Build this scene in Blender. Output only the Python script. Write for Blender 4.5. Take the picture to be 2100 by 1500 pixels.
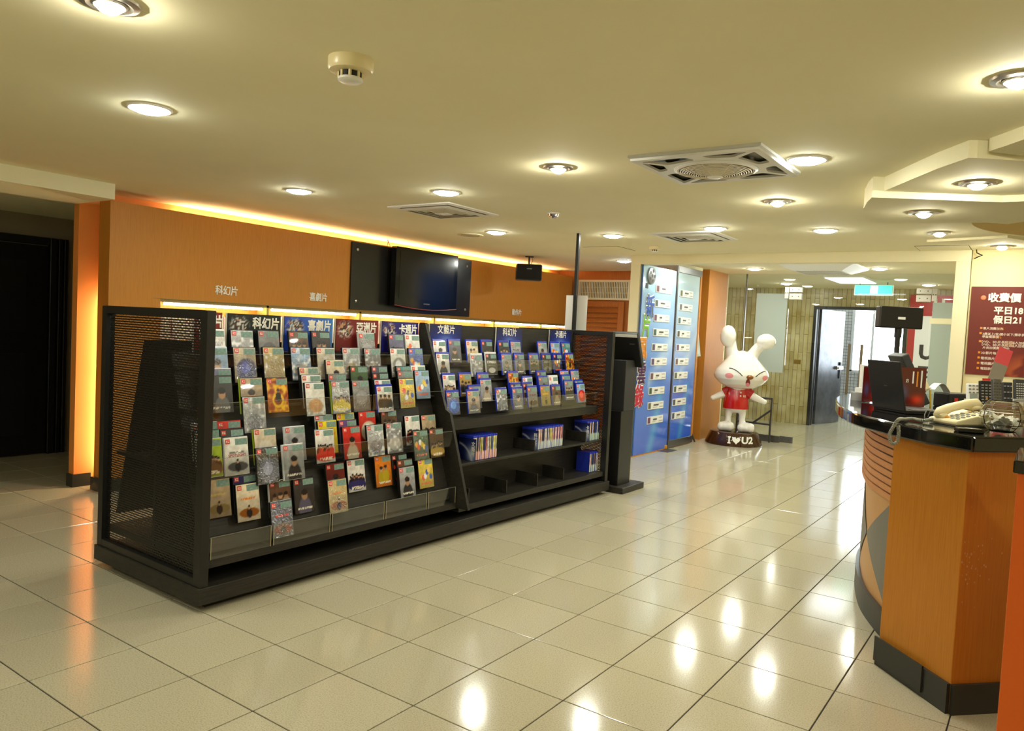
import bpy, bmesh, math, random
import numpy as np
from mathutils import Vector, Matrix
from mathutils.bvhtree import BVHTree

for o in list(bpy.data.objects): bpy.data.objects.remove(o)
SC = bpy.context.scene
COL = SC.collection
R = math.radians

# ------------------------------------------------------------------ camera
F, YAW, PIT, ROL = 1556.07, -0.61601, -0.048657, 0.049809
CAM = np.array([2.61930, -1.24986, 1.40114])
fw = np.array([math.sin(YAW)*math.cos(PIT), math.cos(YAW)*math.cos(PIT), math.sin(PIT)])
r0 = np.array([math.cos(YAW), -math.sin(YAW), 0.0]); u0 = np.cross(r0, fw)
rt = r0*math.cos(ROL)+u0*math.sin(ROL); up = -r0*math.sin(ROL)+u0*math.cos(ROL)
cd = bpy.data.cameras.new('camera'); cam = bpy.data.objects.new('camera', cd); COL.objects.link(cam)
cd.sensor_width = 36; cd.lens = 36*F/2100; cd.clip_start = .02; cd.clip_end = 100
cam.matrix_world = Matrix(((rt[0], up[0], -fw[0], CAM[0]), (rt[1], up[1], -fw[1], CAM[1]), (rt[2], up[2], -fw[2], CAM[2]), (0, 0, 0, 1)))
SC.camera = cam
# ------------------------------------------------------------------ world, exposure
w = bpy.data.worlds.new('world'); SC.world = w; w.use_nodes = True
w.node_tree.nodes['Background'].inputs[0].default_value = (.75, .85, 1, 1)
w.node_tree.nodes['Background'].inputs[1].default_value = .05
vs = SC.view_settings
SC.cycles.transparent_max_bounces = 40
vs.view_transform = 'Standard'; vs.look = 'None'; vs.gamma = 1; vs.exposure = 0.30; vs.use_curve_mapping = False
LAMP = 145.0          # strength of the recessed downlights
SPOT = 420.0         # strength of the small halogen spots
LAMPC = (.98, 1, .89); SPOTC = (1, .94, .76)
HC = 2.3             # main ceiling height
HV = 2.34            # ceiling height past the glass front

# pixel -> ray -> point on a plane of the room
def ray(px): return fw + rt*(px[0]-1050)/F + up*(750-px[1])/F
def hit(px, ax, v):
    d = ray(px); t = (v-CAM[ax])/d[ax]; return Vector(CAM+d*t)
def onx(px, v): return hit(px, 0, v)
def ony(px, v): return hit(px, 1, v)
def onz(px, v): return hit(px, 2, v)
def proj(p):
    d = np.array(p)-CAM; z = d@fw
    return (1050+F*(d@rt)/z, 750-F*(d@up)/z, z)

# ------------------------------------------------------------------ materials
def lin(c): return tuple(((x/255)/12.92 if x/255 <= .04045 else ((x/255+.055)/1.055)**2.4) for x in c)
MATS = {}
def mat(name, rgb=(200, 200, 200), rough=.5, metal=0, spec=.5, emit=None, es=0, coat=0, raw=None, alpha=1):
    if name in MATS: return MATS[name]
    m = bpy.data.materials.new(name); m.use_nodes = True
    b = m.node_tree.nodes['Principled BSDF']; c = raw or lin(rgb)
    b.inputs['Base Color'].default_value = (*c, 1); b.inputs['Roughness'].default_value = rough
    b.inputs['Metallic'].default_value = metal; b.inputs['Specular IOR Level'].default_value = spec
    b.inputs['Coat Weight'].default_value = coat
    if emit: b.inputs['Emission Color'].default_value = (*emit, 1); b.inputs['Emission Strength'].default_value = es
    MATS[name] = m; return m
def nd(m, t, **kw):
    n = m.node_tree.nodes.new(t)
    for k, v in kw.items(): setattr(n, k, v)
    return n
def lk(m, a, b): m.node_tree.links.new(a, b)
def bsdf(m): return m.node_tree.nodes['Principled BSDF']
def ramp(m, stops):
    n = nd(m, 'ShaderNodeValToRGB'); e = n.color_ramp.elements
    while len(e) < len(stops): e.new(.5)
    for el, (p, c) in zip(e, stops): el.position = p; el.color = (*lin(c), 1)
    return n
def noisy(m, scale, stops, vec='Object', sc3=None, detail=4, dist=0, rough=.6, bump=0, bs=None):
    tc = nd(m, 'ShaderNodeTexCoord'); src = tc.outputs[vec]
    if sc3:
        mp = nd(m, 'ShaderNodeMapping'); mp.inputs['Scale'].default_value = sc3; lk(m, src, mp.inputs[0]); src = mp.outputs[0]
    n = nd(m, 'ShaderNodeTexNoise'); n.inputs['Scale'].default_value = scale; n.inputs['Detail'].default_value = detail
    n.inputs['Distortion'].default_value = dist; n.inputs['Roughness'].default_value = rough; lk(m, src, n.inputs['Vector'])
    r = ramp(m, stops); lk(m, n.outputs['Fac'], r.inputs[0]); lk(m, r.outputs[0], bsdf(m).inputs['Base Color'])
    if bump:
        bp = nd(m, 'ShaderNodeBump'); bp.inputs['Strength'].default_value = bump; bp.inputs['Distance'].default_value = bs or .01
        lk(m, n.outputs['Fac'], bp.inputs['Height']); lk(m, bp.outputs[0], bsdf(m).inputs['Normal'])
    return m
def wood(name, a, b, c, rough=.5, grain=(14, 14, .9), coat=0):
    m = mat(name, a, rough, coat=coat, spec=.3)
    return noisy(m, 6, [(.25, a), (.5, b), (.78, c)], sc3=grain, detail=6, dist=.6)

M_CEIL = noisy(mat('ceiling paint', rough=.85, spec=.2), 1.3, [(.3, (240, 234, 198)), (.7, (245, 239, 206))])
M_WALL = mat('cream wall paint', (236, 224, 176), .7, spec=.25)
M_TRIM = mat('cream trim paint', (238, 230, 194), .5)
M_ORANGE = mat('orange wall paint', (234, 152, 76), .65)
M_WOOD = wood('honey veneer', (188, 122, 40), (198, 132, 48), (206, 140, 56), grain=(26, 26, 1.0))
M_WOODD = wood('counter veneer', (186, 116, 30), (198, 128, 38), (206, 136, 46), grain=(30, 30, 1.0), rough=.38)
M_WOODR = wood('door veneer', (164, 92, 38), (180, 106, 46), (194, 120, 56))
M_BLACKW = wood('black stained board', (36, 34, 30), (46, 44, 39), (58, 55, 48), rough=.42, grain=(6, 1, 20), coat=0)
M_BLACK = mat('black satin', (20, 20, 20), .4)
M_BLACKG = mat('black gloss', (10, 10, 11), .12)
M_RACK = mat('black rack paint', (25, 25, 24), .38)
M_PLINTH = mat('dark plinth laminate', (46, 48, 46), .4)
M_GRANITE = noisy(mat('polished black granite', rough=.07, spec=.6), 260, [(.62, (12, 12, 12)), (.74, (60, 60, 58))], detail=2)
M_WHITE = mat('white plastic', (235, 235, 232), .4)
M_OFFW = mat('ivory plastic', (236, 222, 176), .32)
M_METAL = mat('brushed metal', (180, 176, 165), .32, 1)
M_STEEL = mat('grey steel', (120, 120, 120), .35, .9)
M_GREYD = mat('dark grey', (60, 60, 62), .45)
M_GROUT = mat('floor grout', (52, 46, 40), .8)
M_RED = mat('red', (196, 30, 26), .35)
M_LET = mat('white letter', (240, 238, 228), .5)
M_LAMP = mat('lamp diffuser', (255, 255, 255), .5, emit=LAMPC, es=LAMP)
M_SPOT = mat('halogen bulb', (255, 255, 255), .4, emit=SPOTC, es=SPOT)
M_TUBE = mat('cove tube', (255, 255, 255), .5, emit=(1, .84, .50), es=30)
M_TUBEW = mat('shelf tube', (255, 255, 255), .5, emit=(1, .95, .72), es=26)

M_TILE = mat('terrazzo tile', rough=.12, spec=.55)
def tile_mat():
    m = M_TILE; tc = nd(m, 'ShaderNodeTexCoord')
    n = nd(m, 'ShaderNodeTexNoise'); n.inputs['Scale'].default_value = 190; n.inputs['Detail'].default_value = 3
    geo = nd(m, 'ShaderNodeNewGeometry'); lk(m, geo.outputs['Position'], n.inputs['Vector'])
    r = ramp(m, [(.30, (164, 156, 128)), (.47, (187, 179, 152)), (.62, (195, 188, 163))]); lk(m, n.outputs['Fac'], r.inputs[0])
    oi = nd(m, 'ShaderNodeObjectInfo'); mp = nd(m, 'ShaderNodeMapRange')
    mp.inputs['To Min'].default_value = .93; mp.inputs['To Max'].default_value = 1.03; lk(m, oi.outputs['Random'], mp.inputs[0])
    mx = nd(m, 'ShaderNodeMix', data_type='RGBA', blend_type='MULTIPLY'); mx.inputs[0].default_value = 1
    lk(m, r.outputs[0], mx.inputs[6]); lk(m, mp.outputs[0], mx.inputs[7]); lk(m, mx.outputs[2], bsdf(m).inputs['Base Color'])
tile_mat()

def clear(name, tint=(.97, .98, .97), ior=1.35, rough=.02, frost=0, extra=.0):
    # symmetric Schlick-like reflectance, the same from both sides of a thin sheet
    m = bpy.data.materials.new(name); m.use_nodes = True; t = m.node_tree; t.nodes.clear()
    out = nd(m, 'ShaderNodeOutputMaterial'); tr = nd(m, 'ShaderNodeBsdfTransparent'); tr.inputs[0].default_value = (*tint, 1)
    gl = nd(m, 'ShaderNodeBsdfGlossy'); gl.inputs['Roughness'].default_value = rough; gl.inputs[0].default_value = (1, 1, 1, 1)
    lw = nd(m, 'ShaderNodeLayerWeight'); lw.inputs[0].default_value = .5
    fp = nd(m, 'ShaderNodeMath', operation='POWER'); fp.inputs[1].default_value = 4.5; lk(m, lw.outputs['Facing'], fp.inputs[0])
    fr = nd(m, 'ShaderNodeMath', operation='MULTIPLY_ADD'); fr.inputs[1].default_value = .55; fr.inputs[2].default_value = ((ior-1)/(ior+1))**2*.6; lk(m, fp.outputs[0], fr.inputs[0])
    ad = nd(m, 'ShaderNodeMath', operation='ADD', use_clamp=True); ad.inputs[1].default_value = extra; lk(m, fr.outputs[0], ad.inputs[0])
    mx = nd(m, 'ShaderNodeMixShader'); lk(m, ad.outputs[0], mx.inputs[0]); lk(m, tr.outputs[0], mx.inputs[1]); lk(m, gl.outputs[0], mx.inputs[2])
    last = mx
    if frost:
        df = nd(m, 'ShaderNodeBsdfDiffuse'); df.inputs[0].default_value = (*lin((205, 214, 208)), 1)
        tl = nd(m, 'ShaderNodeBsdfTranslucent'); tl.inputs[0].default_value = (*lin((205, 214, 208)), 1)
        m2 = nd(m, 'ShaderNodeMixShader'); m2.inputs[0].default_value = .5; lk(m, df.outputs[0], m2.inputs[1]); lk(m, tl.outputs[0], m2.inputs[2])
        m3 = nd(m, 'ShaderNodeMixShader'); m3.inputs[0].default_value = frost; lk(m, mx.outputs[0], m3.inputs[1]); lk(m, m2.outputs[0], m3.inputs[2]); last = m3
    lk(m, last.outputs[0], out.inputs[0]); MATS[name] = m; return m
M_ACR = clear('clear acrylic', (.965, .975, .97), 1.3, .05, extra=.05)
M_GLASS = clear('clear glass', (.96, .975, .965), 1.5, .01)
M_FROST = clear('frosted film', (.8, .85, .82), 1.3, .3, frost=.85)
M_CUT = mat('cut crystal', (250, 252, 252), .02); bsdf(M_CUT).inputs['Transmission Weight'].default_value = 1; bsdf(M_CUT).inputs['IOR'].default_value = 1.45

def vcol(name, rough=.35, wrap=False, coat=0):
    m = mat(name, rough=rough, coat=coat); a = nd(m, 'ShaderNodeVertexColor', layer_name='print')
    lk(m, a.outputs[0], bsdf(m).inputs['Base Color'])
    if wrap:
        tc = nd(m, 'ShaderNodeTexCoord'); oi = nd(m, 'ShaderNodeObjectInfo')
        n = nd(m, 'ShaderNodeTexNoise', noise_dimensions='4D'); n.inputs['Scale'].default_value = 46; n.inputs['Detail'].default_value = 2; n.inputs['Distortion'].default_value = 1.2
        ml = nd(m, 'ShaderNodeMath', operation='MULTIPLY'); ml.inputs[1].default_value = 40; lk(m, oi.outputs['Random'], ml.inputs[0]); lk(m, ml.outputs[0], n.inputs['W'])
        lk(m, tc.outputs['Object'], n.inputs['Vector'])
        bp = nd(m, 'ShaderNodeBump'); bp.inputs['Strength'].default_value = 1; bp.inputs['Distance'].default_value = .022
        lk(m, n.outputs['Fac'], bp.inputs['Height']); lk(m, bp.outputs[0], bsdf(m).inputs['Coat Normal'])
        bsdf(m).inputs['Coat Weight'].default_value = 1; bsdf(m).inputs['Coat Roughness'].default_value = .12; bsdf(m).inputs['Coat IOR'].default_value = 2.0
    return m
M_PRINT = vcol('printed paper', .4)
M_COVER = vcol('printed cover sleeve', .25, coat=.4)
M_WRAP = vcol('printed cover in plastic bag', .3, wrap=True)

# ------------------------------------------------------------------ mesh helpers
def obj(name, me, m, parent=None):
    o = bpy.data.objects.new(name, me); COL.objects.link(o)
    if m is not None and not me.materials: me.materials.append(m)
    if parent is not None: o.parent = parent
    return o
class MB:
    def __init__(s): s.v = []; s.f = []
    def add(s, vs_, fs):
        n = len(s.v); s.v += [tuple(v) for v in vs_]; s.f += [tuple(n+i for i in f) for f in fs]; return s
    def box(s, lo, hi, M=None):
        x0, y0, z0 = lo; x1, y1, z1 = hi
        v = [(x0, y0, z0), (x1, y0, z0), (x1, y1, z0), (x0, y1, z0), (x0, y0, z1), (x1, y0, z1), (x1, y1, z1), (x0, y1, z1)]
        if M is not None: v = [M @ Vector(p) for p in v]
        return s.add(v, [(0, 3, 2, 1), (4, 5, 6, 7), (0, 1, 5, 4), (1, 2, 6, 5), (2, 3, 7, 6), (3, 0, 4, 7)])
    def prism(s, poly, z0, z1):
        a = sum(poly[i][0]*poly[(i+1) % len(poly)][1]-poly[(i+1) % len(poly)][0]*poly[i][1] for i in range(len(poly)))
        if a < 0: poly = poly[::-1]
        n = len(poly)
        return s.add([(p[0], p[1], z0) for p in poly]+[(p[0], p[1], z1) for p in poly],
                     [tuple(range(n-1, -1, -1)), tuple(range(n, 2*n))]+[(i, (i+1) % n, n+(i+1) % n, n+i) for i in range(n)])
    def lathe(s, prof, n=24, c=(0, 0, 0), M=None, caps=True):
        v = []; f = []
        for r, z in prof:
            for k in range(n):
                a = 2*math.pi*k/n; p = Vector((r*math.cos(a), r*math.sin(a), z))
                v.append((M @ p if M is not None else p)+Vector(c))
        for i in range(len(prof)-1):
            for k in range(n):
                f.append((i*n+k, i*n+(k+1) % n, (i+1)*n+(k+1) % n, (i+1)*n+k))
        if caps: f.append(tuple(range(n-1, -1, -1))); f.append(tuple((len(prof)-1)*n+k for k in range(n)))
        return s.add(v, f)
    def tube(s, pts, r, n=8, caps=True):
        pts = [Vector(p) for p in pts]; v = []; f = []; prev = None
        for i, p in enumerate(pts):
            d = (pts[min(i+1, len(pts)-1)]-pts[max(i-1, 0)]).normalized()
            if prev is None: a = d.orthogonal().normalized()
            else: a = (prev-d*prev.dot(d)).normalized()
            prev = a; b = d.cross(a); rr = r[i] if isinstance(r, (list, tuple)) else r
            for k in range(n):
                t = 2*math.pi*k/n; v.append(p+(a*math.cos(t)+b*math.sin(t))*rr)
        for i in range(len(pts)-1):
            for k in range(n): f.append((i*n+k, i*n+(k+1) % n, (i+1)*n+(k+1) % n, (i+1)*n+k))
        if caps: f.append(tuple(range(n-1, -1, -1))); f.append(tuple((len(pts)-1)*n+k for k in range(n)))
        return s.add(v, f)
    def ball(s, c, rad, n=20, m=12, fn=None):
        rx, ry, rz = (rad,)*3 if not isinstance(rad, (tuple, list)) else rad
        v = [(0, 0, -1)]; 
        for i in range(1, m):
            t = -math.pi/2+math.pi*i/m
            for k in range(n): a = 2*math.pi*k/n; v.append((math.cos(t)*math.cos(a), math.cos(t)*math.sin(a), math.sin(t)))
        v.append((0, 0, 1)); f = []
        for k in range(n): f.append((0, 1+(k+1) % n, 1+k)); f.append((len(v)-1, 1+(m-2)*n+k, 1+(m-2)*n+(k+1) % n))
        for i in range(m-2):
            for k in range(n): f.append((1+i*n+k, 1+i*n+(k+1) % n, 1+(i+1)*n+(k+1) % n, 1+(i+1)*n+k))
        if fn: v = [fn(*p) for p in v]
        return s.add([(c[0]+p[0]*rx, c[1]+p[1]*ry, c[2]+p[2]*rz) for p in v], f)
    def mesh(s, name='mesh', smooth=False, bevel=0, seg=2):
        me = bpy.data.meshes.new(name); me.from_pydata(s.v, [], s.f)
        if bevel:
            bm = bmesh.new(); bm.from_mesh(me); bmesh.ops.remove_doubles(bm, verts=bm.verts, dist=1e-6)
            ed = [e for e in bm.edges if len(e.link_faces) == 2 and e.calc_face_angle(0) > .6]
            bmesh.ops.bevel(bm, geom=ed, offset=bevel, segments=seg, affect='EDGES', profile=.5, clamp_overlap=True)
            bm.to_mesh(me); bm.free()
        if smooth:
            me.shade_smooth()
            if smooth != 'all':
                bm = bmesh.new(); bm.from_mesh(me)
                for e in bm.edges: e.smooth = not (len(e.link_faces) == 2 and e.calc_face_angle(0) > R(38))
                bm.to_mesh(me); bm.free()
        me.update(); return me
    def build(s, name, m, parent=None, smooth=False, bevel=0, world=False, seg=2):
        if world and parent is not None:
            inv = Matrix.LocRotScale(parent.location, parent.rotation_euler, None).inverted(); s.v = [tuple(inv @ Vector(p)) for p in s.v]
        return obj(name, s.mesh(name, smooth, bevel, seg), m, parent)
def Box(lo, hi): return MB().box(lo, hi)
def tag(o, label, cat, group=None):
    o['label'] = label; o['category'] = cat
    if group: o['group'] = group
    return o
def thing(name, label, cat, loc=(0, 0, 0), rz=0, group=None):
    o = bpy.data.objects.new(name, None); COL.objects.link(o); o.empty_display_size = .05
    o.location = loc; o.rotation_euler = (0, 0, rz); return tag(o, label, cat, group)
def struct(name, mb, m, label=None, **k):
    o = mb.build(name, m, None, **k) if isinstance(mb, MB) else mb
    o['kind'] = 'structure'
    if label: o['label'] = label
    return o
def copy_tree(o, parent=None):
    c = o.copy(); COL.objects.link(c); c.parent = parent
    for ch in list(o.children): copy_tree(ch, c)
    return c
FX = Matrix(((0, 0, 1), (1, 0, 0), (0, 1, 0)))       # text plane facing +X
FY = Matrix(((1, 0, 0), (0, 0, -1), (0, 1, 0)))      # text plane facing -Y
def text_mesh(body, size, bold=0, ext=.001, align='CENTER', res=2, space=1.0):
    c = bpy.data.curves.new('t', 'FONT'); c.body = body; c.size = size; c.extrude = ext; c.bevel_depth = bold; c.bevel_resolution = 0
    c.align_x = align; c.align_y = 'CENTER'; c.resolution_u = res; c.space_character = space
    o = bpy.data.objects.new('t', c); COL.objects.link(o)
    me = bpy.data.meshes.new_from_object(o); bpy.data.objects.remove(o); bpy.data.curves.remove(c)
    me.materials.clear()
    if bold: me.transform(Matrix.Diagonal((1, 1, ext/(ext+bold), 1)))
    return me
def text(name, body, size, m, parent, loc, rot, bold=0, ext=.001, align='CENTER', sx=1.0, res=2, space=1.0):
    me = text_mesh(body, size, bold, ext, align, res, space)
    M = Matrix.Translation(loc) @ rot.to_4x4() @ Matrix.Diagonal((sx, 1, 1, 1)); me.transform(M)
    return obj(name, me, m, parent)
def grid_print(C, W, H, name, M=None, close=0):
    """flat print: vertex colours C[row from bottom][col] on a W x H sheet; local x right, z up, facing -y"""
    ny, nx = C.shape[0]-1, C.shape[1]-1
    X, Z = np.meshgrid(np.linspace(-W/2, W/2, nx+1), np.linspace(0, H, ny+1))
    v = np.stack([X, np.zeros_like(X), Z], -1).reshape(-1, 3)
    q = np.arange((ny+1)*(nx+1)).reshape(ny+1, nx+1)
    f = np.stack([q[:-1, :-1], q[:-1, 1:], q[1:, 1:], q[1:, :-1]], -1).reshape(-1, 4)
    me = bpy.data.meshes.new(name); me.from_pydata(v.tolist(), [], f.tolist())
    ca = me.color_attributes.new('print', 'FLOAT_COLOR', 'POINT')
    cc = np.clip(C, 0, 1).reshape(-1, 3); cl = np.where(cc <= .04045, cc/12.92, ((cc+.055)/1.055)**2.4)
    ca.data.foreach_set('color', np.c_[cl, np.ones(len(cl))].astype(np.float32).ravel())
    if M is not None: me.transform(M)
    return me
def vnoise(ny, nx, cell, rng):
    g = rng.random((ny//cell+3, nx//cell+3)); y = np.arange(ny)/cell; x = np.arange(nx)/cell
    yi = y.astype(int); xi = x.astype(int); fy = (y-yi)[:, None]; fx = (x-xi)[None]
    fy = fy*fy*(3-2*fy); fx = fx*fx*(3-2*fx); a = g[yi][:, xi]; b = g[yi][:, xi+1]; c = g[yi+1][:, xi]; d = g[yi+1][:, xi+1]
    return (a*(1-fx)+b*fx)*(1-fy)+(c*(1-fx)+d*fx)*fy

# ================================================================== THE SETTING
# floor: grout bed with 40 cm terrazzo tiles
floor = struct('floor', Box((-6.5, -4, -.06), (5.5, 15, -.004)), M_GROUT, 'beige terrazzo tile floor with dark joints')
T = .4; G = .0026
def tile_mb(): return MB()
tm = Box((G, G, -.03), (T-G, T-G, 0)).mesh('tile', bevel=.0012, seg=1); tm.materials.append(M_TILE)
cells = []
for i in range(-16, 13):
    for j in range(-10, 37):
        c = (i*T+T/2, j*T+T/2, 0)
        if not (-6.4 < c[0] < 5.4 and -3.9 < c[1] < 14.9): continue
        u, v, z = proj(c)
        vis = z > .5 and -150 < u < 2250 and v < 1640 and not (-1.5 < c[0] < -.7 and .9 < c[1] < 4.5) and not (c[0] > 2.6 and c[1] > 2.5) and c[1] < 12.2 and not (c[0] < -3.5 and c[1] > 1.9)
        cells.append((z if vis else 99+z*(1 if z > 0 else -1), i, j))
cells.sort()
rest = MB()
for n, (z, i, j) in enumerate(cells):
    if n < 300 and z < 99:
        o = obj('floor_tile', tm, None, floor); o.location = (i*T, j*T, 0)
    else:
        x, y = i*T, j*T
        rest.box((x+G, y+G, -.03), (x+T-G, y+T-G, 0))
rt_ = rest.build('floor_tile_field', M_TILE, floor); rt_['kind'] = 'stuff'

# ceilings
CO = (3.15, 5.0); CR_ = 1.05
def holed_slab(outer, hole, z0, z1):
    # ring of quads between the square outer boundary and the round hole, plus the hole's wall
    n = len(hole); m = MB(); ang = [math.atan2(p[1]-CO[1], p[0]-CO[0]) for p in hole]; x0, y0, x1, y1 = outer; O = []
    for a in ang:
        c, s_ = math.cos(a), math.sin(a); t_ = min((x1-CO[0])/c if c > 1e-9 else ((x0-CO[0])/c if c < -1e-9 else 1e9), (y1-CO[1])/s_ if s_ > 1e-9 else ((y0-CO[1])/s_ if s_ < -1e-9 else 1e9)); O.append((CO[0]+c*t_, CO[1]+s_*t_))
    m.add([(p[0], p[1], z0) for p in O]+[(p[0], p[1], z0) for p in hole]+[(p[0], p[1], z1) for p in hole]+[(p[0], p[1], z1) for p in O],
          [f for i in range(n) for j in [(i+1) % n] for f in ((i, n+i, n+j, j), (n+i, 2*n+i, 2*n+j, n+j), (2*n+i, 3*n+i, 3*n+j, 2*n+j), (3*n+i, i, j, 3*n+j))]); return m
corner = [math.atan2(y-CO[1], x-CO[0]) for x in (-3.56, 5.5) for y in (-4, 6.72)]
angs = sorted([2*math.pi*k/64-math.pi for k in range(64)]+corner)
ce = struct('ceiling', holed_slab((-3.56, -4, 5.5, 6.72), [(CO[0]+math.cos(a)*CR_, CO[1]+math.sin(a)*CR_) for a in angs], HC, HC+.12), M_CEIL, 'cream painted flat ceiling')
MB().lathe([(CR_+.02, HC+.12), (CR_+.02, HC+.15)], 64, (CO[0], CO[1], 0)).build('coffer_top', M_CEIL, ce)
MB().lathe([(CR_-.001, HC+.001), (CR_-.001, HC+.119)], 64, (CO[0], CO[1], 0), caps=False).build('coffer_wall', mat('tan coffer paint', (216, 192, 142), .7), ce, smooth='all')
struct('ceiling_recess', Box((-3.56, 6.72, HC), (-1.28, 8.6, HC+.12)), M_CEIL, 'cream ceiling in front of the louvred door')
struct('ceiling_entrance', Box((-4.2, 6.72, HV), (3.6, 12.42, HV+.1)).box((-1.28, 6.72, HC-.06), (2.0, 6.76, HV)), M_CEIL, 'pale ceiling of the glazed entrance')
struct('ceiling_side', Box((-6.5, -4, 2.23), (-3.585, 3.2, 2.33)), M_CEIL, 'dim low ceiling of the side passage')
struct('beam_left', Box((-3.56, -4, 2.19), (-2.97, 1.575, HC+.01)), M_CEIL, 'cream dropped beam ending at the orange pier')
struct('beam_front', Box((-1.345, 6.6, 2.2), (1.985, 6.74, HC+.01)), M_CEIL, 'cream beam over the entrance opening')
# walls
struct('wall_left', Box((-3.58, 1.575, 0), (-3.5, 8.6, HC)), M_ORANGE, 'orange painted wall behind the wood panelling')
struct('baseboard_pier', Box((-3.592, 1.563, 0), (-3.488, 1.70, .1)), M_PLINTH, 'dark skirting at the foot of the orange pier')
ww = struct('wall_left_panelling', MB().box((-3.34, 1.65, .1), (-3.18, 8.37, .92)).box((-3.34, 1.65, 1.5), (-3.18, 8.37, 2.21))
       .box((-3.34, 1.65, .92), (-3.18, 2.06, 1.5)).box((-3.34, 8.31, .92), (-3.18, 8.37, 1.5)).box((-3.345, 2.06, .92), (-3.335, 8.31, 1.5))
       .box((-3.5, 8.2, .0), (-3.34, 8.37, 2.21)), M_WOOD, 'honey wood panelling with a long lit display niche')
Box((-3.35, 1.63, 0), (-3.165, 8.38, .1)).build('skirting', M_PLINTH, ww)
for y in (3.08, 4.21, 5.36, 6.51, 7.6): Box((-3.33, y-.012, .92), (-3.185, y+.012, 1.5)).build('niche_divider', mat('yellow edge strip', (196, 172, 86), .5), ww)
Box((-3.335, 2.06, 1.478), (-3.185, 8.31, 1.4995)).build('niche_lintel', mat('brass lintel', (150, 124, 60), .5), ww)
for ya, yb in ((2.0, 8.37),): Box((-3.1815, ya, 1.497), (-3.1785, yb, 1.503)).build('niche_lip', mat('brass lintel', (150, 124, 60), .5), ww)
struct('wall_back', Box((-3.58, 8.5, 0), (-1.28, 8.6, HC)), M_WOODR, 'red-brown wooden wall with the louvred door')
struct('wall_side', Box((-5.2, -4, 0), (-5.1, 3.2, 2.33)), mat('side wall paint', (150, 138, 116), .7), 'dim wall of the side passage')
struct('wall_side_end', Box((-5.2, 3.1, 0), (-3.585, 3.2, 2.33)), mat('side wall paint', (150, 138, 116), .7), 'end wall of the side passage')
struct('wall_rear', Box((-6.5, -4.1, 0), (5.5, -4, HC)), M_WALL, 'cream wall behind the lobby')
struct('wall_right', Box((5.4, -4, 0), (5.5, 7, HC)), M_WALL, 'cream wall at the far side of the counter')
struct('wall_front', Box((1.99, 6.65, 0), (5.5, 6.75, HC)), M_WALL, 'cream wall that carries the price board')
struct('trim_1', Box((-1.345, 6.6, 0), (-1.232, 6.74, 2.2)), M_TRIM, 'cream pilaster beside the blue movie board')
struct('trim_2', Box((1.87, 6.6, 0), (1.985, 6.74, 2.2)), M_TRIM, 'cream pilaster beside the price board', bevel=.004)
struct('wall_entrance_right', Box((1.9, 6.74, 0), (2.0, 9.6, HV)), M_WALL, 'cream side wall of the entrance')
struct('wall_entrance_left', MB().box((-1.75, 8.78, 0), (-1.25, 9.5, HV)).box((-1.75, 8.6, 0), (-1.65, 8.8, HV)), M_WOOD, 'honey wood wall end beside the rabbit statue')

# marble wall of the corridor with doorway
M_MARB = mat('marble strips', rough=.35)
def marble():
    m = M_MARB; geo = nd(m, 'ShaderNodeNewGeometry')
    mp = nd(m, 'ShaderNodeMapping'); mp.inputs['Rotation'].default_value = (R(90), 0, R(90)); lk(m, geo.outputs['Position'], mp.inputs[0])
    sp = nd(m, 'ShaderNodeSeparateXYZ'); lk(m, geo.outputs['Position'], sp.inputs[0])
    cb = nd(m, 'ShaderNodeCombineXYZ'); lk(m, sp.outputs[2], cb.inputs[0]); lk(m, sp.outputs[0], cb.inputs[1])
    br = nd(m, 'ShaderNodeTexBrick'); br.inputs['Scale'].default_value = 1; br.inputs['Brick Width'].default_value = .62; br.inputs['Row Height'].default_value = .072
    br.inputs['Mortar Size'].default_value = .0035; br.inputs['Color1'].default_value = (*lin((206, 196, 150)), 1); br.inputs['Color2'].default_value = (*lin((182, 170, 124)), 1)
    br.inputs['Mortar'].default_value = (*lin((110, 98, 66)), 1); lk(m, cb.outputs[0], br.inputs['Vector'])
    n = nd(m, 'ShaderNodeTexNoise'); n.inputs['Scale'].default_value = 3; n.inputs['Detail'].default_value = 6; lk(m, geo.outputs['Position'], n.inputs['Vector'])
    r = ramp(m, [(.3, (210, 195, 140)), (.6, (255, 255, 255))]); lk(m, n.outputs['Fac'], r.inputs[0])
    mx = nd(m, 'ShaderNodeMix', data_type='RGBA', blend_type='MULTIPLY'); mx.inputs[0].default_value = 1
    lk(m, br.outputs[0], mx.inputs[6]); lk(m, r.outputs[0], mx.inputs[7]); lk(m, mx.outputs[2], bsdf(m).inputs['Base Color'])
marble()
DX0, DX1, DZ = -.72, .72, 2.04
struct('wall_corridor', MB().box((-4.2, 12.3, 0), (DX0, 12.42, HV)).box((DX1, 12.3, 0), (3.6, 12.42, HV)).box((DX0, 12.3, DZ), (DX1, 12.42, HV)), M_MARB, 'corridor wall of narrow yellowish marble strips')
struct('wall_corridor_left', Box((-4.3, 9.5, 0), (-4.2, 12.4, HV)), M_MARB, 'left end of the marble corridor')
struct('wall_corridor_right', Box((3.6, 9.5, 0), (3.7, 12.4, HV)), M_WALL, 'right end of the corridor')
struct('wall_entrance_flank', MB().box((-4.2, 9.5, 0), (-1.27, 9.6, HV)).box((1.9, 9.5, 0), (3.6, 9.6, HV)), M_WALL, 'cream walls either side of the glass front')
d = thing('door_frame', 'black steel frame of the doorway in the marble wall', 'door frame', (DX0, 12.3, 0))
MB().box((DX0, 12.27, 0), (DX0+.05, 12.44, DZ)).build('jamb', M_BLACK, d, world=True)
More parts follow.
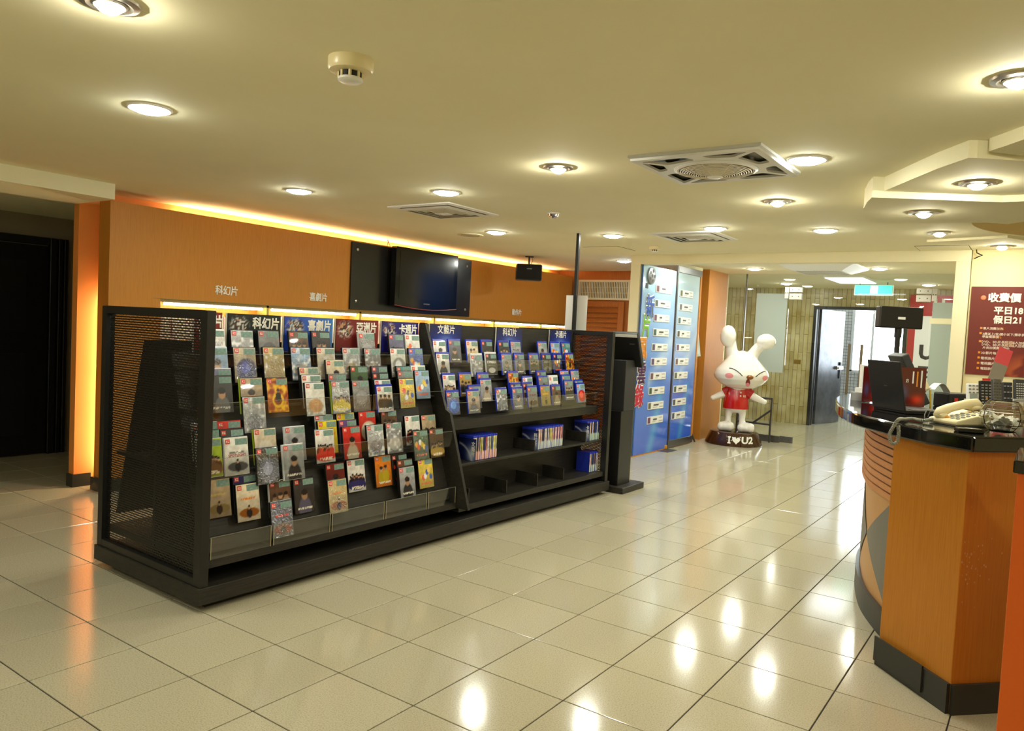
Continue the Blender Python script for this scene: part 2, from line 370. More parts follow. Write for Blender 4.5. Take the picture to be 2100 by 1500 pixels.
MB().box((DX1-.05, 12.27, 0), (DX1, 12.44, DZ)).build('jamb', M_BLACK, d, world=True)
MB().box((DX0+.05, 12.27, DZ-.05), (DX1-.05, 12.44, DZ)).build('head', M_BLACK, d, world=True)
# stairwell beyond: tiled walls and a bright window
M_STILE = mat('stairwell tile', rough=.25)
def stile():
    m = M_STILE; geo = nd(m, 'ShaderNodeNewGeometry'); sp = nd(m, 'ShaderNodeSeparateXYZ'); lk(m, geo.outputs['Position'], sp.inputs[0])
    ad = nd(m, 'ShaderNodeMath', operation='ADD'); lk(m, sp.outputs[0], ad.inputs[0]); lk(m, sp.outputs[1], ad.inputs[1])
    cb = nd(m, 'ShaderNodeCombineXYZ'); lk(m, ad.outputs[0], cb.inputs[0]); lk(m, sp.outputs[2], cb.inputs[1])
    br = nd(m, 'ShaderNodeTexBrick', offset=0); br.inputs['Scale'].default_value = 1; br.inputs['Brick Width'].default_value = .06; br.inputs['Row Height'].default_value = .06
    br.inputs['Mortar Size'].default_value = .004; br.inputs['Color1'].default_value = (*lin((205, 208, 214)), 1); br.inputs['Color2'].default_value = (*lin((190, 194, 202)), 1)
    br.inputs['Mortar'].default_value = (*lin((110, 112, 122)), 1); lk(m, cb.outputs[0], br.inputs['Vector']); lk(m, br.outputs[0], bsdf(m).inputs['Base Color'])
stile()
struct('wall_stair', MB().box((-1.0, 12.42, 0), (-.9, 14.9, 2.6)).box((-.9, 14.55, 0), (2.0, 14.7, .9)).box((-.9, 14.55, .9), (-.55, 14.7, 2.6)).box((1.35, 14.55, .9), (2.0, 14.7, 2.6))
       .box((1.95, 12.42, 0), (2.05, 14.7, 2.6)), M_STILE, 'white square tiled stairwell wall')
struct('ceiling_stair', Box((-1.0, 12.42, 2.5), (2.05, 14.9, 2.6)), M_CEIL, 'stairwell ceiling')
M_DAY = mat('daylight pane', (255, 255, 255), .5, emit=(.84, .92, 1), es=8)
w1 = struct('window_1', MB().box((-.55, 14.52, .9), (-.5, 14.62, 2.5)).box((1.3, 14.52, .9), (1.35, 14.62, 2.5)).box((-.55, 14.52, .88), (1.35, 14.62, .93)).box((-.19, 14.52, .93), (-.15, 14.62, 2.5)), mat('pale window frame', (206, 212, 222), .4), 'bright daylit window of the stairwell')
Box((-.5, 14.6, .93), (-.19, 14.61, 2.5)).build('pane', M_DAY, w1); Box((-.15, 14.6, .93), (1.3, 14.61, 2.5)).build('pane', M_DAY, w1)

# glass front of the entrance (y = 9.5)
GY = 9.5
def glass_thing(name, label, cat, x0, x1, z0, z1, y=GY, th=.012):
    o = thing(name, label, cat, ((x0+x1)/2, y, z0)); Box((x0, y-th/2, z0), (x1, y+th/2, z1)).build('pane', M_GLASS, o, world=True); return o
def patch(o, x0, x1, z0, z1, y=GY, screws=2, m=M_METAL):
    p = Box((x0, y-.022, z0), (x1, y+.022, z1)).build('patch_fitting', m, o, world=True, bevel=.002)
    for k in range(screws):
        sx = x0+(x1-x0)*(.25+.5*k/max(1, screws-1)); s = MB().lathe([(.007, 0), (.007, .003), (0.001, .004)], 8, M=Matrix.Rotation(R(90), 3, 'X')).mesh('screw'); q = obj('screw', s, M_GREYD, p)
        q.location = Vector((sx, y-.022, (z0+z1)/2))-o.location
xa, xb, xc, xd = -.37, .50, 1.36, 1.9
g = glass_thing('glass_pane', 'fixed clear glass pane with a frosted film strip behind the rabbit statue', 'glass pane', -1.25, xa-.004, 0.0, HV)
a, b = ony((1553, 602), GY), ony((1605, 765), GY); Box((a.x, GY-.009, b.z), (b.x, GY-.0065, a.z)).build('frosted_film', M_FROST, g, world=True)
patch(g, xa-.06, xa-.004, 2.0, 2.16)
MB().box((-1.25, GY-.02, 0), (xa-.004, GY+.02, .09)).build('bottom_rail', M_STEEL, g, world=True)
MB().box((-.98, GY-.014, 0), (-.965, GY+.014, HV)).build('joint_strip', M_STEEL, g, world=True)
g = glass_thing('glass_pane', 'clear glass transom above the double glass doors', 'glass pane', xa, xc, 2.085, HV)
patch(g, xa, xa+.17, 2.09, 2.16); patch(g, xc-.17, xc, 2.09, 2.16)
g = glass_thing('glass_door', 'clear glass door leaf hinged beside the rabbit statue', 'glass door', xa+.003, xb-.004, .012, 2.075)
patch(g, xa+.003, xa+.17, 1.99, 2.075); patch(g, xa+.003, xa+.17, .012, .1, m=M_STEEL)
g = glass_thing('glass_door', 'clear glass door leaf hinged beside the frosted side pane', 'glass door', xb+.004, xc-.003, .012, 2.075)
patch(g, xc-.17, xc-.003, 1.99, 2.075); patch(g, xc-.17, xc-.003, .012, .1, m=M_STEEL)
g = glass_thing('glass_pane', 'fixed side glass pane covered by frosted film and a cream stripe', 'glass pane', xc+.004, xd, 0.0, HV)
patch(g, xc+.004, xc+.06, 2.0, 2.16)
Box((xc+.02, GY-.009, .75), (xd-.02, GY-.0065, 1.985)).build('frosted_film', M_FROST, g, world=True)
Box((xc+.0, GY-.012, 1.72), (xd-.02, GY-.0095, 1.79)).build('film_stripe', M_TRIM, g, world=True)

# curved stepped soffit over the counter
def soffit(pts, z, label, ext=()):
    P = [tuple(onz(p, z)[:2]) for p in pts]+list(ext)
    return struct('ceiling_soffit', MB().prism(P, z, HC+.005), M_CEIL, label)
soffit([(2027, 311), (2060, 300), (2100, 286)], 2.245, 'outer dropped soffit panel over the counter end', [(3.1, 1.6), (3.6, 2.2), (2.75, 3.0)])
soffit([(2055, 411), (1797, 399), (1860, 372), (1920, 347), (1985, 324), (2003, 324)], 2.225, 'stepped soffit panel with a halogen spot over the telephone', [(3.0, 3.1), (3.0, 3.6)])
soffit([(2055, 415), (1788, 405), (1778, 415), (1771, 428), (1770, 440), (1776, 450), (1788, 459), (2022, 457)], 2.19, 'rounded lower soffit panel over the laptop', [(2.35, 4.30), (2.6, 4.08), (3.0, 3.96), (3.0, 3.5)])
soffit([(1900, 497), (2066, 488), (2120, 497), (2130, 512)], 2.28, 'thin soffit step by the price board wall')

# ================================================================== LOCAL FITTINGS ON THE CEILING
def down_light(px, label, z=HC, r=.083):
    c = onz(px, z); t = thing('downlight', label, 'ceiling light', (c.x, c.y, z), 0, 'recessed round downlights')
    down_parts(t, r); return t
_dl = {}
def down_parts(t, r=.083):
    if 'm' not in _dl:
        ring = MB().lathe([(.083, 0), (.096, 0), (.094, -.006), (.086, -.008), (.083, -.005), (.083, 0)], 32, caps=False).mesh('trim_ring', smooth=True); ring.materials.append(M_WHITE)
        lens = MB().lathe([(.001, -.024), (.03, -.0232), (.055, -.019), (.073, -.011), (.083, -.001)], 32, caps=False).mesh('diffuser'); lens.materials.append(M_LAMP)
        _dl['m'] = (ring, lens)
    obj('trim_ring', _dl['m'][0], None, t); obj('diffuser', _dl['m'][1], None, t)
_sl = {}
def spot_light(px, label, z=HC, loc=None):
    c = Vector((loc[0], loc[1], z)) if loc else onz(px, z)
    t = thing('spotlight', label, 'spotlight', (c.x, c.y, z), 0, 'adjustable halogen spots')
    if 'm' not in _sl:
        ring = MB().lathe([(.052, 0), (.084, 0), (.082, -.008), (.064, -.012), (.052, -.006), (.052, 0)], 28, caps=False).mesh('trim_ring', smooth=True); ring.materials.append(M_METAL)
        bulb = MB().ball((0, 0, -.012), (.037, .037, .023), 16, 8).mesh('bulb', smooth='all'); bulb.materials.append(M_SPOT)
        gim = MB().lathe([(.050, -.001), (.050, -.01), (.043, -.014), (.040, -.002)], 24, caps=False).mesh('gimbal', smooth=True); gim.materials.append(M_METAL)
        bulb2 = bulb.copy(); bulb2.materials.clear(); bulb2.materials.append(mat('dim halogen bulb', (255, 255, 255), .4, emit=SPOTC, es=SPOT*.4)); _sl['m'] = (ring, bulb, gim, bulb2)
    obj('trim_ring', _sl['m'][0], None, t); obj('bulb', _sl['m'][3 if ('rounded' in label or 'coffer' in label) else 1], None, t); obj('gimbal', _sl['m'][2], None, t)
for px, lab in [((307, 222), 'round recessed downlight in front of the dropped beam'), ((613, 391), 'round recessed downlight over the near half of the disc rack'),
                ((915, 394), 'round recessed downlight next to the square air diffuser by the cove'), ((1655, 327), 'round recessed downlight beside the ceiling fan panel'),
                ((1018, 476), 'small round downlight by the round ceiling grille'), ((1257, 483), 'round recessed downlight between black pole and air vent'),
                ((1467, 468), 'round downlight at the corner of the air vent near the beam'), ((1693, 472), 'round recessed downlight between fan panel and soffit'),
                ((1280, 535), 'round downlight in front of the louvred door')]:
    down_light(px, lab)
for n, (x, y) in enumerate([(-1.3, -1.6), (.6, -2.3), (2.6, -2.6), (4.3, -1.2), (4.3, 1.2), (4.4, 4.6)]):
    t = thing('downlight', 'round recessed downlight in the unseen part of the lobby ceiling', 'ceiling light', (x, y, HC), 0, 'recessed round downlights'); down_parts(t)
for px, z, lab in [((1145, 343), HC, 'halogen spot glaring between diffuser and fan panel'), ((1595, 413), HC, 'halogen spot glaring behind the fan panel'),
                   ((2005, 375), 2.225, 'halogen spot set in the stepped soffit panel'), ((1895, 435), 2.19, 'halogen spot set in the rounded soffit panel'),
                   ((1927, 477), HC, 'halogen spot beside the round ceiling coffer'), ((2055, 505), 2.28, 'halogen spot above the red price board'),
                   ((225, 4), HC, 'halogen spot over the lobby corner by the dropped beam'), ((2090, 160), HC, 'halogen spot above the counter end')]:
    spot_light(px, lab, z)
# entrance and corridor lamps
for (x, y), lab in [((.88, 8.72), 'round downlight in the entrance ceiling beside the air cassette'), ((-.70, 7.32), 'round downlight in the entrance ceiling before the movie charts'), ((.26, 7.25), 'round downlight just inside the entrance beam'), ((-.61, 8.68), 'round downlight in the entrance ceiling over the statue'), ((-.9, 11.2), 'round downlight in the marble corridor behind the statue'),
                    ((1.1, 11.3), 'round downlight in the marble corridor near the exit sign'), ((2.1, 10.9), 'round downlight in the corridor by the red poster'), ((-2.4, 10.9), 'round downlight at the dark end of the corridor')]:
    t = thing('downlight', lab, 'ceiling light', (x, y, HV), 0, 'recessed round downlights'); down_parts(t)

# ================================================================== DISC RACK
TH = R(1.25); PV = Vector((-.54, .78, 0))
RK = Matrix.Translation(PV) @ Matrix.Rotation(-TH, 4, 'Z') @ Matrix.Translation(-PV); RKI = RK.inverted()
def rk_ray(px):
    o = RKI @ Vector(CAM); d = RKI.to_3x3() @ Vector(ray(px)); return o, d
def rkx(px, x):
    o, d = rk_ray(px); return o+d*((x-o.x)/d.x)
def rky(px, y):
    o, d = rk_ray(px); return o+d*((y-o.y)/d.y)
def rkp(px, a, b=.33):                                    # sloped display plane x = a + (1.3 - z) b
    o, d = rk_ray(px); t = (a+(1.3-o.z)*b-o.x)/(d.x+d.z*b); return o+d*t
def rk_place(o, p, rot=(0, 0, 0)):
    o.matrix_world = RK @ Matrix.LocRotScale(Vector(p), __import__('mathutils').Euler(rot), None)
Y0, Y1, YD = .78, 4.62, 2.622
XF, XB, HT = -.54, -1.545, 1.415
rack = thing('disc_rack', 'long black double-sided disc rack with perforated end panels', 'display rack', (0, 0, 0)); rack.matrix_world = RK
def rp(name, mb, m=M_RACK, **k): return mb.build(name, m, rack, **k)
rp('plinth', Box((XB-.01, Y0-.01, .035), (XF+.01, Y1+.02, .115)), M_BLACKW, bevel=.003)
rp('toe_kick', Box((XB+.06, Y0+.06, 0), (XF-.05, Y1-.05, .035)), M_BLACK)
for yy in (Y0, Y1-.045):
    fr = rp('end_frame', MB().box((XF-.055, yy, .115), (XF, yy+.045, HT)).box((XB, yy, .115), (XB+.05, yy+.045, HT)).box((XB+.05, yy, HT-.04), (XF-.055, yy+.045, HT)).box((XB+.05, yy, .115), (XF-.055, yy+.045, .155)), bevel=.002)
    # perforated sheet, staggered round holes as real openings
    p = .0125; rh = .0036; nx = int((XF-.055-XB-.05)/p); nz = int((HT-.04-.155)/p); V = []; Fc = []
    x00 = XB+.05; sw = (XF-.055-x00)/nx; sh = (HT-.04-.155)/nz; yc = yy+.022
    oct_ = [(math.cos(R(45*k+22.5))*rh, math.sin(R(45*k+22.5))*rh) for k in range(8)]
    sq = [(.5, .25), (.25, .5), (-.25, .5), (-.5, .25), (-.5, -.25), (-.25, -.5), (.25, -.5), (.5, -.25)]
    for r_ in range(nz):
        for c_ in range(nx-(r_ % 2)):
            cx = x00+(c_+.5+(.5 if r_ % 2 else 0))*sw; cz = .155+(r_+.5)*sh; n = len(V)
            V += [(cx+a*sw, yc, cz+b*sh) for a, b in sq]+[(cx+a, yc, cz+b) for a, b in oct_]
            Fc += [(n+k, n+(k+1) % 8, n+8+(k+1) % 8, n+8+k) for k in range(8)]
            for q in range(4):                              # corner squares
                k0 = q*2; a0 = sq[k0]; a1 = sq[(k0+1) % 8]; cs = (math.copysign(.5, a0[0]+a1[0]), math.copysign(.5, a0[1]+a1[1]))
                V.append((cx+cs[0]*sw, yc, cz+cs[1]*sh)); Fc.append((n+k0, len(V)-1, n+(k0+1) % 8))
    ms = bpy.data.meshes.new('perforated_sheet'); ms.from_pydata(V, [], Fc); obj('perforated_sheet', ms, mat('perforated steel', (34, 33, 31), .35, .3), fr)
def slope_x(z, a=-.88): return a+(1.3-z)*.33
def slab_xz(poly, y0, y1):
    n = len(poly); m = MB(); m.add([(x, y0, z) for x, z in poly]+[(x, y1, z) for x, z in poly], [tuple(range(n)), tuple(range(2*n-1, n-1, -1))]+[(i, n+i, n+(i+1) % n, (i+1) % n) for i in range(n)]); return m
ya, yb = Y0+.045, Y1-.045
rp('spine_board', Box((-1.055, ya, .115), (-1.035, YD, 1.2)).box((-.965, YD, .115), (-.945, yb, 1.405)), M_BLACKW)
for y0, y1, zb in ((ya, YD-.01, .25), (YD+.012, yb, .88)):
    z1 = 1.2
    rp('sloped_board', slab_xz([(slope_x(zb, -.965), zb), (slope_x(zb, -.955), zb), (slope_x(z1, -.955), z1), (slope_x(z1, -.965), z1)], y0, y1), M_BLACKW)
mir = lambda x: -2.085-x
rp('rear_board', slab_xz([(mir(-.66), .3), (mir(-.65), .3), (mir(-.9), 1.25), (mir(-.91), 1.25)], ya, yb), M_BLACKW)
rp('rear_shelf', Box((XB+.03, ya, .19), (-1.06, yb, .225)), M_BLACKW)
rp('rear_shelf', Box((XB+.1, ya, .62), (-1.06, yb, .64)), M_BLACKW)
rp('bottom_shelf', Box((-1.03, ya, .195), (XF-.015, YD+.03, .235)), M_BLACKW, bevel=.002)
rp('bottom_shelf', Box((-.945, YD+.03, .16), (XF-.02, yb, .2)), M_BLACKW, bevel=.002)
rp('divider_panel', slab_xz([(-.95, .2), (slope_x(.2, -.79)-.02, .2), (slope_x(.82, -.80), .82), (slope_x(.82, -.84), .84), (slope_x(1.41, -.865), 1.41), (-.95, 1.41)], YD-.01, YD+.012), M_BLACKW)
rp('back_board', Box((-.82, YD+.012, .2), (-.80, yb, .9)), M_BLACKW)
rp('middle_shelf', Box((-.80, YD+.012, .458), (-.592, yb, .475)), M_BLACKW, bevel=.002)
rp('fascia_board', slab_xz([(-.80, .70), (-.648, .70), (-.652, .764), (-.80, .764)], YD+.012, yb), M_BLACKW)
# stepped ledges the cases stand on
TIERS_L = {'T1': (1.325, -.885), 'T2': (1.237, -.878), 'T3': (1.127, -.872), 'B2': (.862, -.872), 'B3': (.60, -.872)}
for z_, a_ in ((1.130, -.885), (1.045, -.876), (.928, -.868), (.62, -.872), (.325, -.905)):
    x_ = slope_x(z_+.19, a_)+.19*.176
    rp('ledge', Box((slope_x(z_, -.965)+.014, ya, z_-.012), (x_-.007, YD-.012, z_-.002)), M_BLACKW)
for z_, a_ in ((1.124, -.885), (1.02, -.876), (.882, -.868)):
    x_ = slope_x(z_+.172, a_)+.172*.176
    rp('ledge', Box((max(slope_x(z_, -.965)+.014, -.9), YD+.014, z_-.012), (x_-.007, yb, z_-.002)), M_BLACKW)
# clear acrylic trays clipped along the rows
CL = [.83, 1.18, 1.56, 1.965, 2.33, 2.605]
CR = [2.645, 3.17, 3.57, 3.99, 4.57]
def tray(y0, y1, xf, z0, h, dep):
    t = .003; y0 += .006; y1 -= .006
    tr = rp('acrylic_tray', (MB().box((xf-t, y0, z0), (xf, y1, z0+h)) if dep < .01 else MB().box((xf-t, y0, z0), (xf, y1, z0+h)).box((xf-dep, y0, z0), (xf-t, y1, z0+t))), M_ACR)
    for yy in ((y0, y1-t) if dep > .01 else ()): Box((xf-dep, yy, z0+t), (xf-t, yy+t, z0+h*.98)).build('tray_side', M_ACR, tr)
    Box((xf-.0025, y0, z0+h), (xf-.0005, y1, z0+h+.0015)).build('tray_edge_highlight', mat('acrylic lip highlight', (150, 150, 140), .2), tr)  # thin opaque strip: painted highlight along the tray's top edge
    for yy in ((y0+.001, y1-.004) if dep > .01 else ()): Box((xf+.0003, yy, z0+.0), (xf+.0013, yy+.005, z0+h)).build('tray_edge_highlight', mat('acrylic edge highlight', (150, 140, 110), .3), tr)  # opaque corner strips: painted highlights on the bottom trays
for k in range(5):
    tray(CL[k], CL[k+1], -.550, .237, .105, .10)
    tray(CL[k], CL[k+1], -.600, .605, .10, .004)
    tray(CL[k], CL[k+1], -.695, .872, .09, .004)
    tray(CL[k], CL[k+1], -.825, 1.135, .06, .004)
for k in range(4):
    tray(CR[k], CR[k+1], -.655, .766, .115, .004)
    tray(CR[k], CR[k+1], -.80, 1.08, .075, .004)
for px in ((1040, 1005), (1103, 990), (1157, 975), (962, 1030)):
    y = rkx(px, -.59).y; rp('shelf_divider', Box((-.80, y-.005, .2), (-.595, y+.005, .295)), M_BLACKW)
for y in (rkx((1100, 900), -.60).y-.02, rkx((1205, 880), -.6).y-.02): rp('shelf_divider', Box((-.80, y-.005, .475), (-.60, y+.005, .56)), M_BLACKW)

# ------------------------------------------------------------------ printed covers
def C3(*c): return np.array(c, float)/255
PAL = dict(white=(236, 234, 230), grey=(128, 128, 130), silver=(168, 170, 174), dark=(52, 52, 54), black=(26, 26, 28), slate=(86, 88, 108), cream=(222, 208, 184), tan=(176, 156, 128), sand=(196, 172, 108),
           orange=(226, 128, 30), flame=(232, 150, 24), yellow=(230, 202, 40), lime=(168, 196, 40), red=(206, 44, 34), maroon=(110, 30, 28), blue=(56, 92, 180), navy=(28, 32, 96), sky=(150, 182, 220), brown=(92, 66, 50),
           teal=(86, 140, 140), green=(70, 96, 66), pink=(222, 170, 160), purple=(96, 70, 130), gold=(170, 140, 70), violet=(104, 104, 134))
def cover_art(kind, c1, c2, seed, ny=34, nx=24):
    rng = np.random.default_rng(seed); H, W = ny+1, nx+1
    a, b = C3(*PAL[c1]), C3(*PAL[c2]); v = np.linspace(0, 1, H)[:, None]; u = np.linspace(0, 1, W)[None]
    N = vnoise(H, W, 5, rng)*.6+vnoise(H, W, 2, rng)*.4
    C = a[None, None]*(.72+.4*v[..., None])*(.85+.3*N[..., None])
    def blob(cx, cy, rx, ry, col, al=1.0):
        m = np.clip(1.35-((u-cx)/rx)**2-((v-cy)/ry)**2, 0, .35)/.35*al; C[:] = C*(1-m[..., None])+np.asarray(col)[None, None]*m[..., None]
    def bar(x0, x1, y0, y1, col, dash=0):
        m = ((u >= x0) & (u <= x1) & (v >= y0) & (v <= y1)).astype(float)
        if dash: m = m*(rng.random((H, W)) > .3)
        C[:] = C*(1-m[..., None])+np.asarray(col)[None, None]*m[..., None]
    skin = C3(196, 150, 116); dk = C3(28, 26, 28)
    def person(cx, cy, s, cl=None):
        cl = dk if cl is None else cl
        blob(cx, cy-.30*s, .22*s, .24*s, cl); blob(cx, cy, .105*s, .10*s, skin*(.7+.4*rng.random())); blob(cx, cy+.055*s, .11*s, .06*s, dk*(.6+rng.random()))
    if kind == 'faces':
        n = rng.integers(2, 4)
        for k in range(n): person(.5+(k-(n-1)/2)*.27, .55+.06*rng.random(), .85, b*(.6+.5*rng.random()))
        bar(.1, .9, .1, .16, C3(230, 226, 214), 1)
    elif kind == 'figure':
        person(.5+.1*(rng.random()-.5), .52, 1.35, b*.8); bar(.14, .86, .09, .15, C3(224, 220, 206), 1)
    elif kind == 'small':
        blob(.52, .22, .4, .12, b*.6); person(.52, .36, .5, dk); bar(.18, .8, .56, .62, b, 1)
    elif kind == 'group':
        for k in range(7): person(.16+.115*k, .44+.07*rng.random(), .55, b*(.3+rng.random()*.9))
        blob(.5, .2, .5, .14, b); bar(.2, .85, .08, .15, C3(235, 225, 200), 1)
    elif kind == 'toon':
        for k in range(6): blob(.18+.13*k, .35+.28*rng.random(), .10, .09, [C3(240, 170, 40), C3(230, 90, 40), C3(250, 250, 245), b, C3(250, 210, 80), C3(60, 90, 170)][k])
        bar(.15, .85, .12, .2, C3(232, 90, 40), 1)
    elif kind == 'flame':
        m = np.clip((N-.35)*2.4, 0, 1)[..., None]; C[:] = C3(150, 50, 8)*(1-m)+C3(252, 200, 40)*m; blob(.5, .35, .26, .2, C3(244, 196, 40)); blob(.5, .35, .17, .13, C3(140, 60, 14)); person(.52, .62, .55, dk)
    elif kind == 'orb':
        blob(.55, .36, .42, .30, b); blob(.5, .42, .2, .16, b*1.6+.1)
    elif kind == 'title':
        bar(.12, .88, .55, .66, b, 1); bar(.2, .8, .42, .46, b*.7, 1); blob(.5, .2, .3, .12, b*.8)
    elif kind == 'wrap':
        m = np.clip((vnoise(H, W, 3, rng)-.55)*3, 0, 1)[..., None]; C[:] = C*(1-m)+C3(246, 246, 250)*m; blob(.5, .3, .34, .2, b*.9, .6)  # near-white patches paint the plastic's glints into the cover colour
    elif kind == 'plain':
        blob(.5, .45, .3, .2, b, .5)
    return C
_meshes = {}
def shared(key, fn):
    if key not in _meshes: _meshes[key] = fn()
    return _meshes[key]
M_CASEK = mat('black disc case', (22, 22, 24), .3); M_CASEB = mat('blue disc case', (38, 58, 190), .25, coat=.3); M_CASEW = mat('pale disc case', (226, 228, 230), .3)
M_STICK = mat('red rental sticker', (226, 62, 48), .5); M_TEAL = noisy(mat('teal label', rough=.5), 90, [(.35, (104, 140, 134)), (.6, (132, 162, 152))])
DW, DH, DT = .135, .19, .0145
BW, BH, BT = .132, .1715, .0125
def case_mesh(w_, h_, t_, m):
    me = Box((-w_/2, 0, 0), (w_/2, t_, h_)).mesh('case', bevel=.0015, seg=1); me.materials.append(m); return me
def lbl_mesh(x0, x1, z0, z1, m, y=-.0016):
    me = MB().add([(x0, y, z0), (x1, y, z0), (x1, y, z1), (x0, y, z1)], [(0, 1, 2, 3)]).mesh('label'); me.materials.append(m); return me
HEAD = [(.80, 'red first header'), (1.13, 'black sci-fi header'), (1.50, 'blue comedy header'), (1.89, 'red Asian header'), (2.27, 'navy cartoon header'), (2.72, 'blue drama header'), (3.42, 'blue sci-fi header'), (4.05, 'blue cartoon header')]
TNAME = {'T1': 'top tier', 'T2': 'second tier', 'T3': 'third tier', 'B2': 'fourth tier', 'B3': 'lowest tier', 'R1': 'top tier', 'R2': 'second tier', 'R3': 'third tier', 'R4': 'fourth tier'}
TA = {'T1': -.885, 'T2': -.876, 'T3': -.868, 'B2': -.872, 'B3': -.90, 'R1': -.885, 'R2': -.876, 'R3': -.868, 'R4': -.838}
LEAN = R(10); nseed = [100]; used = {}
def disc(px, tier, k, kind, c1, c2, wrap=0, br=None, case=None, desc=None, lime=False):
    br = tier[0] == 'R' if br is None else br
    w_, h_, t_ = (BW, BH, BT) if br else (DW, DH, DT)
    p = rkp(px, TA[tier]+.0138*k); E_ = (-LEAN, 0, math.pi/2)
    Rm = __import__('mathutils').Euler(E_).to_matrix(); o_ = p-Rm @ Vector((-w_/2, 0, h_))
    nseed[0] += 1
    hn = [h for y, h in HEAD if y <= p.y+.03][-1]
    motif = {'faces': 'faces', 'figure': 'a single figure', 'small': 'a small distant figure', 'group': 'a crowd', 'toon': 'bright cartoon shapes', 'flame': 'flames', 'orb': 'a round orb', 'title': 'a bold title', 'wrap': 'crumpled wrap with painted glints', 'plain': 'a plain blurred picture'}[kind]
    lab = f"{c1} {'blue-cased ' if br else ''}disc case showing {motif}, {TNAME[tier]} under {hn}"
    if k >= 1: lab = lab.replace('disc case', ['', 'second', 'third', 'fourth', 'fifth'][int(k)]+' stacked case')
    nm = 'blu_ray_case' if br else 'dvd_case'
    t = thing('disc_case', lab, 'disc case', (0, 0, 0), 0, 'disc cases facing out on the rack'); rk_place(t, o_, E_)
    cm = case or ('B' if br else 'K'); mm = {'B': M_CASEB, 'K': M_CASEK, 'W': M_CASEW}[cm]
    obj('case', shared(('case', br, cm), lambda: case_mesh(w_, h_, t_, mm)), None, t)
    top = .013 if br else .003
    art = grid_print(cover_art(kind, c1, c2, nseed[0]), w_-.004, h_-top-.003, 'cover', Matrix.Translation((0, -.0009, .002)))
    obj('cover', art, M_WRAP if wrap else M_COVER, t)
    z1 = h_-top-.003
    obj('rental_sticker', shared(('st', br), lambda: lbl_mesh(-w_/2+.008, -w_/2+.033, z1-.026, z1-.003, M_STICK)), None, t)
    obj('shop_label', shared(('lb', br), lambda: lbl_mesh(-.006, w_/2-.005, z1-.034, z1-.003, M_TEAL)), None, t)
    obj('sticker_mark', shared(('mk', br), lambda: MB().add([(-w_/2+a, -.0022, z1-b) for a, b in ((.013, .020), (.017, .020), (.017, .008), (.013, .008), (.020, .012), (.029, .012), (.029, .009), (.020, .009), (.020, .020), (.029, .020), (.029, .016), (.020, .016))], [(0, 1, 2, 3), (4, 5, 6, 7), (8, 9, 10, 11)]).mesh('mark')), M_LET, t)
    if lime: obj('spine_print', MB().box((-w_/2-.0006, .001, .003), (-w_/2-.0002, t_-.001, h_-.003)).mesh('spine'), mat('lime print', (170, 196, 36), .4), t)
    return t
